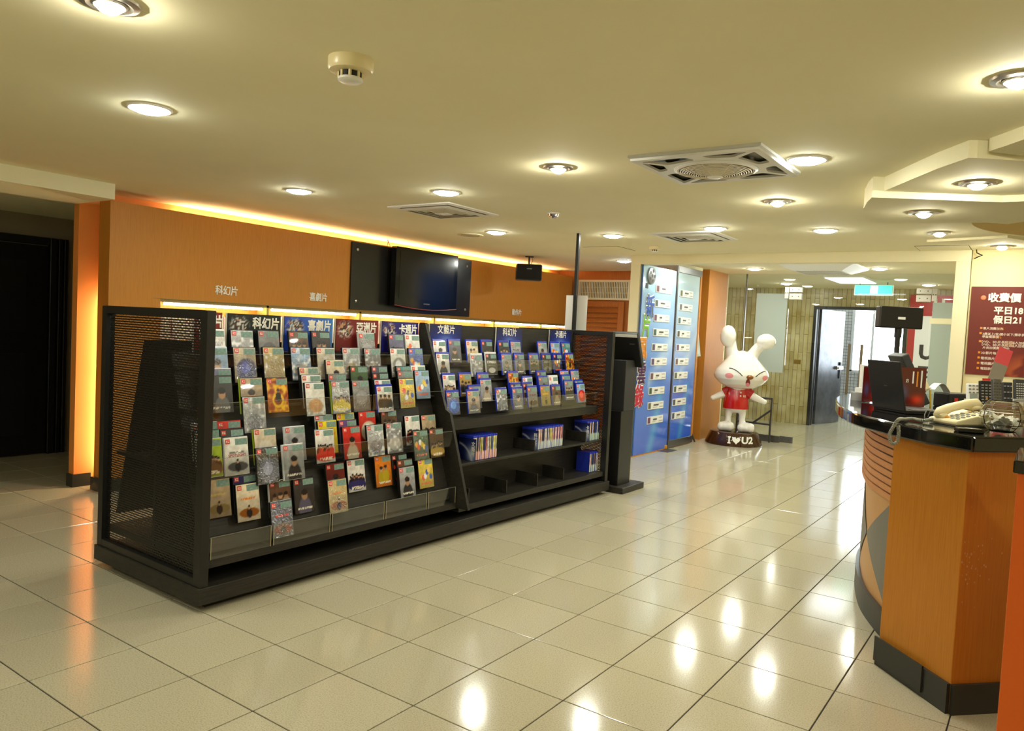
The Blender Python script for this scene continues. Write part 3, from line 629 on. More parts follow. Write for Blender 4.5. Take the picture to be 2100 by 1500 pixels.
for e in [
  ((411, 674), 'T1', 0, 'title', 'white', 'silver', 1, None, 'W'), ((472, 676), 'T1', 0, 'wrap', 'silver', 'sand', 1), ((528, 677), 'T1', 0, 'plain', 'grey', 'dark'), ((591, 679), 'T1', 0, 'faces', 'brown', 'dark'),
  ((638, 679), 'T1', 0, 'faces', 'dark', 'grey'), ((734, 682), 'T1', 0, 'plain', 'grey', 'silver', 1, None, 'W'), ((796, 685), 'T1', 0, 'group', 'violet', 'blue'), ((830, 686), 'T1', 0, 'toon', 'white', 'orange', 1, None, 'W'),
  ((416, 711), 'T2', 0, 'figure', 'sky', 'slate', 1, None, 'W'), ((477, 711.6), 'T2', 0, 'orb', 'tan', 'navy', 1), ((538, 711.6), 'T2', 0, 'wrap', 'sand', 'gold', 1), ((595, 712), 'T2', 0, 'wrap', 'sky', 'tan', 1),
  ((648, 712.5), 'T2', 0, 'wrap', 'cream', 'tan', 1), ((701, 713), 'T2', 0, 'wrap', 'silver', 'gold', 1), ((746, 714), 'T2', 0, 'wrap', 'grey', 'tan', 1), ((799, 714), 'T2', 0, 'orb', 'white', 'grey', 1), ((837, 714), 'T2', 0, 'toon', 'blue', 'white', 1),
  ((424, 756), 'T3', 0, 'title', 'violet', 'white', 0, None, 'W'), ((425, 771), 'T3', 1, 'figure', 'dark', 'grey'), ((490.7, 775), 'T3', 1, 'figure', 'tan', 'dark', 0, None, None, None, True), ((545, 775), 'T3', 1, 'flame', 'flame', 'yellow'),
  ((496, 814), 'T3', 1.3, 'wrap', 'silver', 'slate', 1), ((612.7, 753), 'T3', 0, 'title', 'cream', 'brown'), ((617, 769), 'T3', 1, 'title', 'white', 'purple'), ((624, 785), 'T3', 2, 'wrap', 'white', 'orange', 1),
  ((667, 738), 'T3', 1, 'figure', 'cream', 'dark'), ((672, 767), 'T3', 2, 'title', 'grey', 'white'), ((678, 782), 'T3', 3, 'group', 'silver', 'yellow', 1, None, None, None, True), ((717.6, 751), 'T3', 0, 'figure', 'green', 'gold'),
  ((721, 781), 'T3', 1, 'plain', 'grey', 'silver', 1), ((761, 751), 'T3', 0, 'title', 'slate', 'white'), ((763, 764.8), 'T3', 1, 'title', 'dark', 'red'), ((767, 779), 'T3', 2, 'title', 'white', 'red'),
  ((771, 789), 'T3', 3, 'faces', 'white', 'dark', 0, True), ((812, 751), 'T3', 0, 'toon', 'teal', 'white'), ((814.4, 761), 'T3', 1, 'toon', 'grey', 'red'), ((817, 777), 'T3', 2, 'toon', 'yellow', 'brown', 1),
  ((842.4, 750), 'T3', 0, 'title', 'white', 'red', 0, None, 'W'), ((849.6, 760), 'T3', 1, 'toon', 'sky', 'yellow', 1),
  ((393, 868), 'B2', 0, 'title', 'teal', 'white', 0, None, 'W'), ((397, 884), 'B2', 1, 'title', 'teal', 'white'), ((401, 902), 'B2', 2, 'group', 'lime', 'brown', 0, None, 'W'),
  ((444, 864), 'B2', 0, 'title', 'red', 'dark'), ((450, 881), 'B2', 1, 'title', 'dark', 'white'), ((458, 899), 'B2', 2, 'small', 'white', 'grey', 0, None, 'W'),
  ((519, 880), 'B2', 1.2, 'plain', 'cream', 'white', 0, None, None, None, True), ((523.4, 920), 'B2', 2, 'orb', 'dark', 'slate', 1), ((582, 876), 'B2', 0, 'figure', 'silver', 'grey', 0, None, 'W'), ((578, 913), 'B2', 2, 'figure', 'silver', 'dark', 0, None, 'W'),
  ((643.4, 851), 'B2', 0, 'title', 'silver', 'purple'), ((650.6, 864), 'B2', 1, 'title', 'yellow', 'orange'), ((644, 882), 'B2', 2, 'group', 'white', 'red', 0, None, None),
  ((689, 848), 'B2', 0, 'title', 'yellow', 'red'), ((693.8, 862.5), 'B2', 1, 'title', 'purple', 'yellow'), ((701, 876), 'B2', 2, 'figure', 'red', 'cream'),
  ((734, 844.5), 'B2', 0, 'orb', 'red', 'cream'), ((750.5, 872.4), 'B2', 2, 'wrap', 'silver', 'slate', 1), ((780, 842), 'B2', 0, 'faces', 'brown', 'dark'), ((790, 868), 'B2', 2, 'wrap', 'grey', 'white', 1),
  ((828.8, 853.5), 'B2', 0, 'group', 'white', 'maroon'), ((846, 884), 'B2', 2, 'toon', 'green', 'yellow', 1), ((863, 852), 'B2', 0, 'group', 'tan', 'red'), ((879, 880.5), 'B2', 2, 'group', 'brown', 'gold'),
  ((419, 986), 'B3', 0, 'small', 'tan', 'sand'), ((476.5, 977), 'B3', 0, 'title', 'navy', 'white'), ((482, 995), 'B3', 1, 'small', 'cream', 'orange'), ((550, 988), 'B3', 0, 'faces', 'brown', 'tan', 0, None, 'W'),
  ((553.3, 1031), 'B3', 2, 'small', 'slate', 'red', 1), ((600.4, 983.4), 'B3', 0, 'figure', 'dark', 'violet'), ((666.8, 952.5), 'B3', 0, 'figure', 'maroon', 'dark'), ((671, 986), 'B3', 2, 'small', 'sand', 'orange', 1),
  ((710, 944.4), 'B3', 0, 'group', 'white', 'navy'), ((766.7, 936.3), 'B3', 0, 'faces', 'orange', 'yellow'), ((801.8, 933.6), 'B3', 0, 'title', 'black', 'red'), ((813.5, 944.4), 'B3', 1, 'title', 'brown', 'white'),
  ((817, 959.7), 'B3', 2, 'figure', 'silver', 'dark'), ((855.8, 942.6), 'B3', 1, 'toon', 'yellow', 'blue', 1),
  ((886.6, 695), 'R1', 0, 'figure', 'white', 'grey'), ((918.3, 694.6), 'R1', 0, 'figure', 'slate', 'dark'), ((955, 696.3), 'R1', 0, 'faces', 'cream', 'sand'), ((986, 696.3), 'R1', 0, 'figure', 'black', 'brown'),
  ((1021, 698), 'R1', 0, 'faces', 'dark', 'grey'), ((1046, 698), 'R1', 0, 'small', 'silver', 'dark'), ((1102, 699.7), 'R1', 0, 'figure', 'silver', 'grey'), ((1128.3, 700.6), 'R1', 0, 'toon', 'sky', 'orange'), ((1151, 701), 'R1', 0, 'toon', 'teal', 'white'),
  ((893.4, 722), 'R2', 0, 'figure', 'white', 'dark'), ((964.6, 724.6), 'R2', 0, 'wrap', 'grey', 'silver', 1, None, 'W'), ((994.6, 722), 'R2', 0, 'title', 'dark', 'white', 0, None, 'W'), ((1027, 723.7), 'R2', 0, 'figure', 'grey', 'dark', 1),
  ((1053.7, 723.7), 'R2', 0, 'figure', 'slate', 'black', 1), ((1083.7, 724), 'R2', 0, 'faces', 'grey', 'dark'), ((1110.3, 724), 'R2', 0, 'small', 'dark', 'silver'), ((1133.4, 723.7), 'R2', 0, 'toon', 'navy', 'gold'), ((1158, 723.7), 'R2', 0, 'flame', 'yellow', 'black'),
  ((906.3, 765.7), 'R3', 0, 'group', 'white', 'tan'), ((940.6, 764), 'R3', 0, 'faces', 'gold', 'dark'), ((978.3, 764), 'R3', 0, 'title', 'grey', 'white'), ((983.4, 776), 'R3', 1, 'figure', 'silver', 'cream'), ((1041, 761.4), 'R3', 0, 'flame', 'black', 'orange'),
  ((1100, 759.7), 'R3', 0, 'faces', 'slate', 'grey'), ((1103.4, 771), 'R3', 1, 'figure', 'grey', 'silver'), ((1124.9, 770), 'R3', 1, 'small', 'white', 'blue', 0, None, 'W'), ((1148, 759), 'R3', 0, 'toon', 'pink', 'white'), ((1151.4, 768.3), 'R3', 1, 'toon', 'teal', 'red'), ((1169.4, 758), 'R3', 0, 'toon', 'silver', 'red'),
  ((914, 801), 'R4', 0, 'orb', 'slate', 'blue', 1), ((960.3, 789.7), 'R4', 0, 'title', 'grey', 'dark'), ((956.9, 799), 'R4', 1, 'figure', 'tan', 'grey', 1), ((1016, 795.7), 'R4', 0, 'wrap', 'grey', 'silver', 1), ((1046, 784.6), 'R3', 2, 'title', 'dark', 'white'),
  ((1049.4, 794), 'R4', 1.1, 'figure', 'slate', 'grey', 1), ((1071, 771.7), 'R3', 1, 'title', 'white', 'red'), ((1071, 783.7), 'R3', 2, 'title', 'brown', 'white'), ((1080.3, 791.4), 'R4', 1, 'small', 'grey', 'maroon'),
  ((1106.9, 789.7), 'R4', 0, 'small', 'gold', 'yellow'), ((1130, 789), 'R4', 0, 'figure', 'brown', 'tan'), ((1156.6, 779.4), 'R4', 0, 'faces', 'grey', 'dark'), ((1178, 778.6), 'R3', 2, 'title', 'teal', 'dark'), ((1181.4, 785.4), 'R4', 1.1, 'orb', 'sky', 'red')]:
    dc = disc(*e)
    if e[0] == (458, 899): text('title_lettering', 'SPOTLIGHT', .019, mat('title red', (170, 60, 56), .5), dc, (.002, -.0022, .098), FY, bold=.0004, ext=.0003)

# ------------------------------------------------------------------ header boards with category names
def header(px0, px1, name, c1, c2, label, blue=False, zt=1.408, hh=.2):
    p0 = rkx(px0, -.935); p1 = rkx(px1, -.935); wd = p1.y-p0.y
    t = thing('header_board', label, 'header board', (0, 0, 0), 0, 'category header boards on the rack'); rk_place(t, (-.935, (p0.y+p1.y)/2, zt-hh), (0, 0, math.pi/2))
    Box((-wd/2, 0, 0), (wd/2, .006, hh)).build('board', M_BLACK, t)
    ny, nx = 24, 40; rng = np.random.default_rng(len(name)+int(px0[0])); v = np.linspace(0, 1, ny+1)[:, None]; u = np.linspace(0, 1, nx+1)[None]
    C = np.ones((ny+1, nx+1, 1))*C3(*c1)
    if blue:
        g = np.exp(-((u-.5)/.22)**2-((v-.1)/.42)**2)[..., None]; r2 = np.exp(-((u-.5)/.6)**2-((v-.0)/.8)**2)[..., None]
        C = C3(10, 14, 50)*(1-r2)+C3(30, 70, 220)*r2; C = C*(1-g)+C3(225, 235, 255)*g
    else:
        C = C*(1-u[..., None]*.5)+C3(*c2)*(u[..., None]*.5)
        N = vnoise(ny+1, nx+1, 3, rng); m = (np.clip(1.4-((u-.21)/.18)**2-((v-.68)/.28)**2, 0, 1)*(N > .25))[..., None]
        cols = [C3(200, 150, 110), C3(40, 36, 38), C3(225, 222, 220), C3(90, 70, 60), C3(*c2)]; idx = (vnoise(ny+1, nx+1, 2, rng)*4.99).astype(int); pic = np.array(cols)[idx]
        C = C*(1-m)+pic*m
    obj('print', grid_print(C, wd-.004, hh-.003, 'print', Matrix.Translation((0, -.0008, .0015))), M_PRINT, t)
    if blue: text('lettering', name, .066, M_LET, t, (0.0, -.0016, hh-.042), FY, bold=.0012, ext=.0004, sx=.95)
    else: text('lettering', name, .066, M_LET, t, (wd*.215 if len(name) > 1 else wd*.36, -.0016, hh-.052), FY, bold=.0026, ext=.0004, sx=.88)
    Box((-wd/2-.008, -.002, -.02), (-wd/2-.003, .006, hh)).build('edge_strip', mat('pale edge strip', (206, 200, 186), .4), t)
header((400, 641), (456, 643), '片', (150, 44, 30), (120, 30, 20), 'red header board whose lettering is half hidden by the rack end panel')
header((467, 643), (576, 650), '科幻片', (14, 26, 24), (10, 40, 34), 'black header board reading science fiction with a collage of people')
header((583, 651), (683, 655), '喜劇片', (36, 70, 190), (90, 180, 225), 'bright blue header board reading comedy with a collage of figures')
header((689, 656), (776, 660), '亞洲片', (110, 24, 22), (150, 36, 30), 'dark red header board reading Asian films with a grey collage')
header((783, 660), (858, 664), '卡通片', (28, 24, 110), (40, 30, 140), 'navy header board reading cartoons beside the divider')
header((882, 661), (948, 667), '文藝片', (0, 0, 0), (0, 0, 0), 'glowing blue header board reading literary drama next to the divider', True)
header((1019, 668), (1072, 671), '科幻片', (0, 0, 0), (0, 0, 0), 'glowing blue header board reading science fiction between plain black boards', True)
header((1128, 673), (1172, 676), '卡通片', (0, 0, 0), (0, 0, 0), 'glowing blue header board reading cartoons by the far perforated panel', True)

# ------------------------------------------------------------------ spine-out blocks of blue cases
rs = random.Random(5)
SP = [(206, 200, 196), (150, 40, 36), (40, 40, 44), (214, 208, 120), (90, 110, 140), (226, 190, 170), (60, 70, 90), (180, 140, 90)]
def spine_mesh(i, lo):
    C = np.ones((13, 3, 1))*C3(*SP[i]); r_ = np.random.default_rng(i); C = C*(.75+.5*r_.random((13, 3, 1)))
    C[:5] = C3(*lo); return grid_print(C, BT-.0012, BH-.016, 'spine', Matrix.Translation((0, -.0006, .003)))
for name, pa, pb, zs, lo, where in [('A', (972, 900), (1022, 885), .4755, (236, 190, 180), 'on middle shelf beside sloped divider'), ('B', (1100, 880), (1157, 865), .4755, (205, 215, 214), 'in the longest middle shelf block'),
                                    ('C', (1206, 868), (1240, 858), .4755, (190, 214, 180), 'on middle shelf against perforated panel'), ('D', (1211, 930), (1252, 915), .2005, (200, 214, 206), 'alone on the bottom shelf')]:
    y0 = rkx(pa, -.615).y; y1 = min(rkx(pb, -.615).y, 4.565); n = int((y1-y0)/.0129)
    body = shared('spinecase', lambda: (lambda me: (me.materials.append(M_CASEB), me)[1])(Box((-BT/2, 0, 0), (BT/2, BW, BH)).mesh('case', bevel=.001, seg=1)))
    for k in range(n):
        t = thing('disc_case', f'blue disc case shelved spine out {where}', 'disc case', (0, 0, 0), 0, f'spine-out disc cases {where}')
        rk_place(t, (-.615-rs.random()*.006, y0+.0129*(k+.5), zs), (0, 0, math.pi/2)); obj('case', body, None, t)
        i = rs.randrange(8); obj('spine_print', shared(('sp', i, lo), lambda: spine_mesh(i, lo)), M_PRINT, t)
    if name != 'D':
        t = thing('divider_card', f'blue divider card of the discs {where}', 'divider card', (0, 0, 0), 0, 'divider cards of the spine-out blocks')
        rk_place(t, (-.665, y0-.006, zs), (0, 0, 0)); Box((-.075, 0, 0), (.075, .003, .155)).build('card', M_BLACK, t)
        v = np.linspace(0, 1, 25)[:, None]; u = np.linspace(0, 1, 25)[None]; rr = np.sqrt((u+.2)**2+(v+.25)**2); g = np.exp(-((rr-1.02)/.05)**2)[..., None]; gl = np.exp(-((u-.75)/.3)**2-((v-.3)/.4)**2)[..., None]
        C = C3(14, 24, 90)*np.ones((25, 25, 1)); C = C*(1-gl)+C3(200, 220, 250)*gl; C = C*(1-g*.8)+C3(240, 245, 255)*g*.8
        obj('print', grid_print(C, .148, .153, 'print', Matrix.Translation((0, -.0008, .001))), M_PRINT, t)
        text('lettering', {'A': '文\n藝\n片', 'B': '科\n幻\n片', 'C': '卡\n通\n片'}[name], .034, M_LET, t, (.052, -.0015, .082), FY, bold=.0006, ext=.0003)

# ================================================================== ON AND BEFORE THE WOOD WALL
t = thing('cove_light', 'row of warm tubes hidden in the gap behind the wood panelling', 'cove light', (-3.42, 5.3, 2.1))
for k in range(6):
    y0 = 2.35+k*1.0; MB().tube([(-3.42, y0, 2.185), (-3.42, y0+.95, 2.185)], .014, 10).build('tube', M_TUBE, t, world=True, smooth=True)
    Box((-3.445, y0-.01, 2.145), (-3.395, y0+.96, 2.165)).build('tube_holder', M_WHITE, t, world=True)
t = thing('cove_light', 'upright warm tube glowing in the gap beside the orange pier', 'cove light', (-3.42, 1.78, .0))
MB().tube([(-3.42, 1.80, .12), (-3.42, 1.80, 1.5)], .012, 10).build('tube', M_TUBE, t, world=True, smooth=True)
Box((-3.445, 1.81, 0.0), (-3.395, 1.83, 1.6)).build('tube_holder', M_WHITE, t, world=True)
for y0, y1, nm in ((2.07, 3.06, 'first'), (3.10, 4.19, 'second'), (4.23, 5.34, 'third'), (5.38, 6.49, 'fourth'), (6.53, 7.58, 'fifth'), (7.62, 8.3, 'last')):
    t = thing('shelf_light', f'white tube lighting the {nm} bay of the wall niche', 'shelf light', (-3.2, (y0+y1)/2, 1.46)); 
    MB().tube([(-3.20, y0+.03, 1.462), (-3.20, y1-.03, 1.462)], .010, 8).build('tube', M_TUBEW, t, world=True, smooth=True)
    Box((-3.215, y0+.02, 1.4715), (-3.185, y1-.02, 1.4779)).build('batten', M_WHITE, t, world=True)
    sm = MB(); y = y0+.03; rr = random.Random(int(y0*10))
    while y < y1-.03:
        th = .012+rr.random()*.008; sm.box((-3.333, y, .921), (-3.235-rr.random()*.01, y+th*.9, 1.10)); sm.box((-3.333, y, 1.17), (-3.235-rr.random()*.01, y+th*.9, 1.17+.19+rr.random()*.05)); y += th
    o = sm.build('disc_spines', noisy(mat('row of pale spines', rough=.4), 60, [(.35, (210, 190, 150)), (.5, (240, 232, 210)), (.62, (170, 60, 50)), (.7, (245, 240, 225))], sc3=(.05, 1, .05), detail=1), None)
    o['kind'] = 'stuff'; o['label'] = f'tightly packed disc spines in the {nm} niche bay'; o['category'] = 'discs'
    Box((-3.333, y0, 1.155), (-3.22, y1, 1.1695)).build('niche_shelf', M_WOOD, ww)
for px, s, nm in (((465, 598), '科幻片', 'science fiction'), ((653, 611), '喜劇片', 'comedy'), ((1060, 642), '動作片', 'action film')):
    p = onx(px, -3.178); t = thing('wall_lettering', f'white raised characters reading {nm} on the wood wall', 'lettering', (-3.179, p.y, p.z-.04))
    wd = .21; 
    for k, ch in enumerate(s): text('character', ch, .085, M_LET, t, (.002, (k-1)*.073, .04), FX, bold=.002, ext=.0025, sx=.9)
# black wall board with television
t = thing('tv_backboard', 'black glossy backboard bolted to the wood wall behind the television', 'backboard', (-3.17, 5.0, 1.5))
Box((-3.179, 4.04, 1.515), (-3.155, 5.96, 2.195)).build('board', M_BLACKG if False else mat('black satin board', (30, 29, 28), .25), t, world=True, bevel=.003)
for y, z in ((4.11, 2.12), (5.87, 2.12), (4.11, 1.6), (5.87, 1.6)):
    MB().lathe([(.016, 0), (.016, .006), (.010, .011), (.001, .012)], 16, (-3.155, y, z), Matrix.Rotation(R(90), 3, 'Y')).build('bolt_cap', M_METAL, t, world=True, smooth=True)
t = thing('television', 'black flat television with red lower edge on the backboard', 'television', (-3.1, 5.05, 1.57))
bow = [(4.54+1.01*k/16, 1.585-.03*math.sin(math.pi*k/16)) for k in range(17)]
m_ = MB(); pol = [(y, z) for y, z in bow]+[(5.55, 2.205), (4.54, 2.205)]; n = len(pol)
m_.add([(-3.03, y, z) for y, z in pol]+[(-3.10, y, z) for y, z in pol], [tuple(range(n)), tuple(range(2*n-1, n-1, -1))]+[(i, n+i, n+(i+1) % n, (i+1) % n) for i in range(n)])
m_.build('body', M_BLACKG, t, world=True)
Box((-3.0295, 4.60, 1.665), (-3.0275, 5.49, 2.165)).build('screen', mat('dark screen', (9, 9, 10), .16), t, world=True)
MB().tube([(-3.027, y, z+.004) for y, z in bow], .0035, 6).build('red_edge', mat('red trim', (150, 20, 16), .3), t, world=True)
Box((-3.1545, 4.9, 1.78), (-3.10, 5.2, 2.0)).build('wall_bracket', M_GREYD, t, world=True)
Box((-3.03, 4.99, 1.615), (-3.0272, 5.09, 1.628)).build('brand_mark', M_STEEL, t, world=True)
t = thing('speaker', 'black box speaker on a ceiling arm before the wood wall', 'speaker', (-2.70, 6.52, HC), R(38))
MB().box((-.05, -.03, -.012), (.05, .03, 0)).build('ceiling_plate', M_BLACK, t); MB().tube([(0, 0, -.01), (0, 0, -.1)], .012, 10).build('arm', M_BLACK, t)
MB().tube([(.03, .0, -.01), (.045, .01, -.05), (.02, .03, -.1), (.0, .05, -.14)], .004, 6).build('cable', mat('tan cable', (150, 120, 70), .5), t)
b_ = Box((-.16, -.10, -.30), (.16, .10, -.10)).build('cabinet', M_BLACK, t, bevel=.02); Box((-.145, -.108, -.285), (.145, -.099, -.115)).build('grille', mat('speaker cloth', (24, 24, 24), .9), b_)
Box((-.03, -.1095, -.165), (.03, -.108, -.155)).build('badge', M_STEEL, b_)
MB().tube([(-.0, .0, -.1), (0, 0, -.115)], .03, 12).build('mount_pad', M_BLACK, t)
t = thing('cable_hook', 'thin black cable sticking out of the cove above the television', 'cable', tuple(onz((798, 488), 2.215)))
q = Vector((-3.25, 4.62, 2.2105)); t.location = q
MB().tube([q, q+Vector((.01, .0, .05)), q+Vector((.03, -.03, .07)), q+Vector((.01, .02, .03)), q+Vector((0, .05, 0.0))], .004, 6).build('cable', M_BLACK, t, world=True)

# black pole and paper
t = thing('pole', 'thin black square pole rising from the rack end to the ceiling', 'pole', (-.80, 4.68, 0))
pb = onz((1187, 479), HC); pb.x, pb.y = pb.x, pb.y
t.location = (pb.x, pb.y, 0); Box((-.014, -.014, 0), (.014, .014, HC)).build('shaft', M_BLACK, t); Box((-.03, -.03, 0), (.03, .03, .008)).build('foot', M_BLACK, t)
yq = pb.y+.03; a, b = ony((1163, 606), yq), ony((1203, 675), yq)
t = thing('paper_sheet', 'white paper sheet taped behind the black pole', 'paper', (pb.x, yq, 1.4)); 
Box((a.x, yq-.012, b.z-.03), (b.x, yq-.0105, a.z)).build('sheet', M_WHITE, t, world=True); Box((pb.x-.012, yq-.0155, a.z-.08), (pb.x+.012, yq-.012, a.z-.05)).build('tape', M_OFFW, t, world=True)
# kiosk terminal
t = thing('info_kiosk', 'slim black kiosk stand with a tilted screen at the rack end', 'kiosk', (-.5, 4.92, 0))
Box((-.66, 4.70, 0), (-.345, 5.13, .055)).build('base', M_BLACKW, t, world=True, bevel=.006)
Box((-.575, 4.76, .055), (-.43, 5.0, .72)).build('lower_column', M_BLACK, t, world=True, bevel=.004)
Box((-.565, 4.79, .72), (-.425, 5.01, 1.17)).build('upper_column', mat('charcoal column', (38, 38, 38), .5), t, world=True, bevel=.004)
Ms = Matrix.Translation((-.50, 4.93, 1.265)) @ Matrix.Rotation(R(24), 4, 'X')
sc_ = MB().box((-.14, -.02, -.165), (.14, .03, .165), Ms).build('screen_housing', M_BLACK, t, world=True, bevel=.008)
MB().box((-.115, .0301, -.13), (.115, .0312, .13), Ms).build('screen', mat('dark screen', (9, 9, 10), .16), t, world=True)
MB().box((-.10, -.0215, .13), (.135, -.0203, .158), Ms).build('notice_strip', M_WHITE, t, world=True)
MB().box((.05, -.0215, .06), (.10, -.0203, .07), Ms).build('brand_mark', M_STEEL, t, world=True)

# louvred door and grille in the back wall
YB = 8.5
x0, x1 = -3.10, -2.36
t = thing('louvre_door', 'reddish wooden door with horizontal louvre slats', 'door', ((x0+x1)/2, YB, 0))
for xa_, xb_, za, zb in ((x0-.02, x0+.06, 0, 1.86), (x1-.09, x1, 0, 1.86), (x0+.06, x1-.09, 1.78, 1.86), (x0+.06, x1-.09, 0, .2)): Box((xa_, YB-.045, za), (xb_, YB-.002, zb)).build('frame', M_WOODR, t, world=True, bevel=.003)
for k in range(22):
    z = .235+k*.071; Mx = Matrix.Translation(((x0+x1-.03)/2, YB-.024, z)) @ Matrix.Rotation(R(-38), 4, 'X')
    MB().box((-(x1-x0-.15)/2, -.006, -.032), ((x1-x0-.15)/2, .006, .032), Mx).build('slat', M_WOODR, t, world=True)
t = thing('vent_grille', 'white wall grille of thin upright bars above the louvred door', 'vent grille', ((x0+x1)/2, YB, 1.87))
g0, g1 = -3.14, -2.30
for a_ in ((g0, g0+.03, 1.88, 2.17), (g1-.03, g1, 1.88, 2.17), (g0+.03, g1-.03, 2.14, 2.17), (g0+.03, g1-.03, 1.88, 1.91)): Box((a_[0], YB-.02, a_[2]), (a_[1], YB-.001, a_[3])).build('frame', M_TRIM, t, world=True)
bar = Box((-.006, -.006, 0), (.006, .006, .23)).mesh('bar'); bar.materials.append(M_TRIM)
for k in range(28): o = obj('bar', bar, None, t); o.location = (g0+.045+k*.0275-t.location.x, -.010, .04)
Box((g0+.03, YB-.003, 1.91), (g1-.03, YB-.001, 2.14)).build('backing', mat('dusty backing', (120, 110, 82), .8), t, world=True)
for z in (1.98, 2.06): Box((g0+.03, YB-.008, z), (g1-.03, YB-.004, z+.006)).build('cross_wire', M_TRIM, t, world=True)

# ================================================================== BLUE MOVIE BOARDS
BX = -1.2
def board_print(W, H, seed):
    ny, nx = 60, 28; v = np.linspace(0, 1, ny+1)[:, None]; u = np.linspace(0, 1, nx+1)[None]; rng = np.random.default_rng(seed)
    C = C3(52, 100, 222)*(1-v[..., None])+C3(192, 228, 250)*v[..., None]
    s1 = np.exp(-((v-.42-.35*(u-.4)+.2*seed*0)/.05)**2)[..., None]*(u > .3)[..., None]; C = C*(1-.55*s1)+C3(210, 230, 250)*.55*s1
    s2 = np.exp(-((u-.45-.3*np.sin(v*3))/.10)**2)[..., None]*(v < .35)[..., None]; C = C*(1-.5*s2)+C3(100, 200, 235)*.5*s2
    s3 = np.exp(-((v-.55+.25*u)/.06)**2)[..., None]; C = C*(1-.35*s3)+C3(60, 110, 215)*.35*s3
    if seed == 2:
        hz = np.clip((v-.35)*2, 0, 1)[..., None]; C = C*(1-.45*hz)+C3(205, 216, 218)*.45*hz
    return grid_print(C, W, H, 'print')
CARD = {}
def card_mesh(i):
    if i not in CARD:
        rng = np.random.default_rng(i); C = np.ones((9, 25, 1))*C3(236, 236, 232); C[1:8, 1:5] = C3(60+rng.integers(0, 60), 55+rng.integers(0, 50), 60+rng.integers(0, 60))
        n = rng.integers(4, 9); C[4:6, 9:9+n] = C3(70, 70, 72); C[6, 18:23] = C3(170, 170, 170); C[2, 8:8+n-1] = C3(180, 178, 176); C[2, 18:24] = C3(150, 150, 150)
        CARD[i] = C
    return CARD[i]
def movie_board(y0, y1, z0, z1, label, seed, cards, cw):
    t = thing('movie_board', label, 'movie board', (BX, (y0+y1)/2, 0), math.pi/2); W = y1-y0
    Box((-W/2, 0, z0), (W/2, .012, z1)).build('panel', mat('blue edge', (60, 110, 200), .2), t)
    pm = board_print(W-.004, z1-z0-.004, seed); pm.transform(Matrix.Translation((0, -.001, z0+.002))); obj('print', pm, mat('x', ) if False else M_GLOSSP, t)
    for n, c in enumerate(cards):
        px = (1290+c[0]/3.573, 530+c[1]/3.573); p = onx(px, BX+.012); q0 = onx((px[0]-cw, px[1]), BX+.012); q1 = onx((px[0]+cw, px[1]), BX+.012); w_ = q1.y-q0.y; h_ = .088
        k = Box((-w_/2, -.008, -h_/2), (w_/2, -.002, h_/2)).build('name_card', M_WHITE, t); k.location = (p.y-(y0+y1)/2, 0, p.z)
        me = grid_print(card_mesh(seed*20+n), w_-.006, h_-.006, 'card_print', Matrix.Translation((0, -.0088, -h_/2+.003))); obj('card_print', me, M_PRINT, k)
    return t
M_GLOSSP = vcol('glossy film print', .12, coat=.5)
b1 = movie_board(6.625, 7.555, .012, 2.205, 'blue movie chart with film reel and large coloured characters', 1,
    [(260, 230), (250, 335), (242, 440), (238, 545), (228, 653), (222, 758), (215, 863), (205, 970), (198, 1078), (194, 1183)], 16)
bc = (6.625+7.555)/2
for ch, px, col in (('新', (1336, 632), (52, 96, 190)), ('片', (1328, 672), (120, 190, 40)), ('風', (1321, 718), (226, 146, 40)), ('雲', (1318, 769), (76, 30, 84)), ('錄', (1313, 816), (200, 34, 70))):
    p = onx(px, BX+.01); lx = p.y-bc
    text('letter_outline', ch, .275, M_LET, b1, (lx-.03, -.006, p.z), FY, bold=.016, ext=.002, sx=.82)
    text('letter', ch, .275, mat('letter '+ch, col, .35), b1, (lx-.03, -.011, p.z), FY, bold=.006, ext=.002, sx=.82)
p = onx((1336, 566), BX+.01); rl = MB().lathe([(.10, 0), (.10, .02), (.09, .024), (.001, .024)], 28, (0, 0, 0), Matrix.Rotation(R(90), 3, 'X')).build('film_reel', mat('reel grey', (150, 152, 156), .3, .6), b1, smooth=True); rl.location = (p.y-bc, -.001, p.z)
for k in range(6):
    a = R(60*k); rr_ = .06 if k < 5 else 0; MB().lathe([(.02, -.0), (.02, .0015), (.001, .0016)], 12, (math.cos(R(72*k))*rr_, -.024, math.sin(R(72*k))*rr_), Matrix.Rotation(R(90), 3, 'X')).build('reel_hole', M_GREYD, rl)
MB().box((-.12, -.006, -.15), (-.06, -.002, -.09)).build('film_strip', M_GREYD, rl)
Box((-.475, -.002, .0), (.475, .014, .0115)).build('bottom_trim', M_WOOD, b1)
MB().tube([(.43, .006, .01), (.43, .006, .05)], .03, 12).build('pivot', mat('amber pivot', (214, 150, 30), .4), b1)
Box((.20, -.14, .0), (.478, .02, .004)).build('floor_plate', M_STEEL, b1)
b2 = movie_board(7.605, 8.32, .10, 2.20, 'blue and silver movie chart on the glass leaf with metal rails', 2,
    [(425, 262), (420, 362), (410, 460), (403, 556), (398, 655), (390, 757), (383, 858), (378, 957), (371, 1052), (364, 1150)], 13.5)
for z0, z1 in ((.012, .10), (2.20, 2.28)): Box((-.36, -.012, z0), (.40, .024, z1)).build('rail', M_STEEL, b2, bevel=.002)
Box((.358, -.012, .10), (.385, .024, 2.2)).build('wood_edge', M_WOOD, b2)
Box((-.385, -.01, .0), (-.359, .02, 2.28)).build('stile', M_STEEL, b2)
Box((-.3, .0, .0), (-.2, .012, .012)).build('foot', M_STEEL, b2)

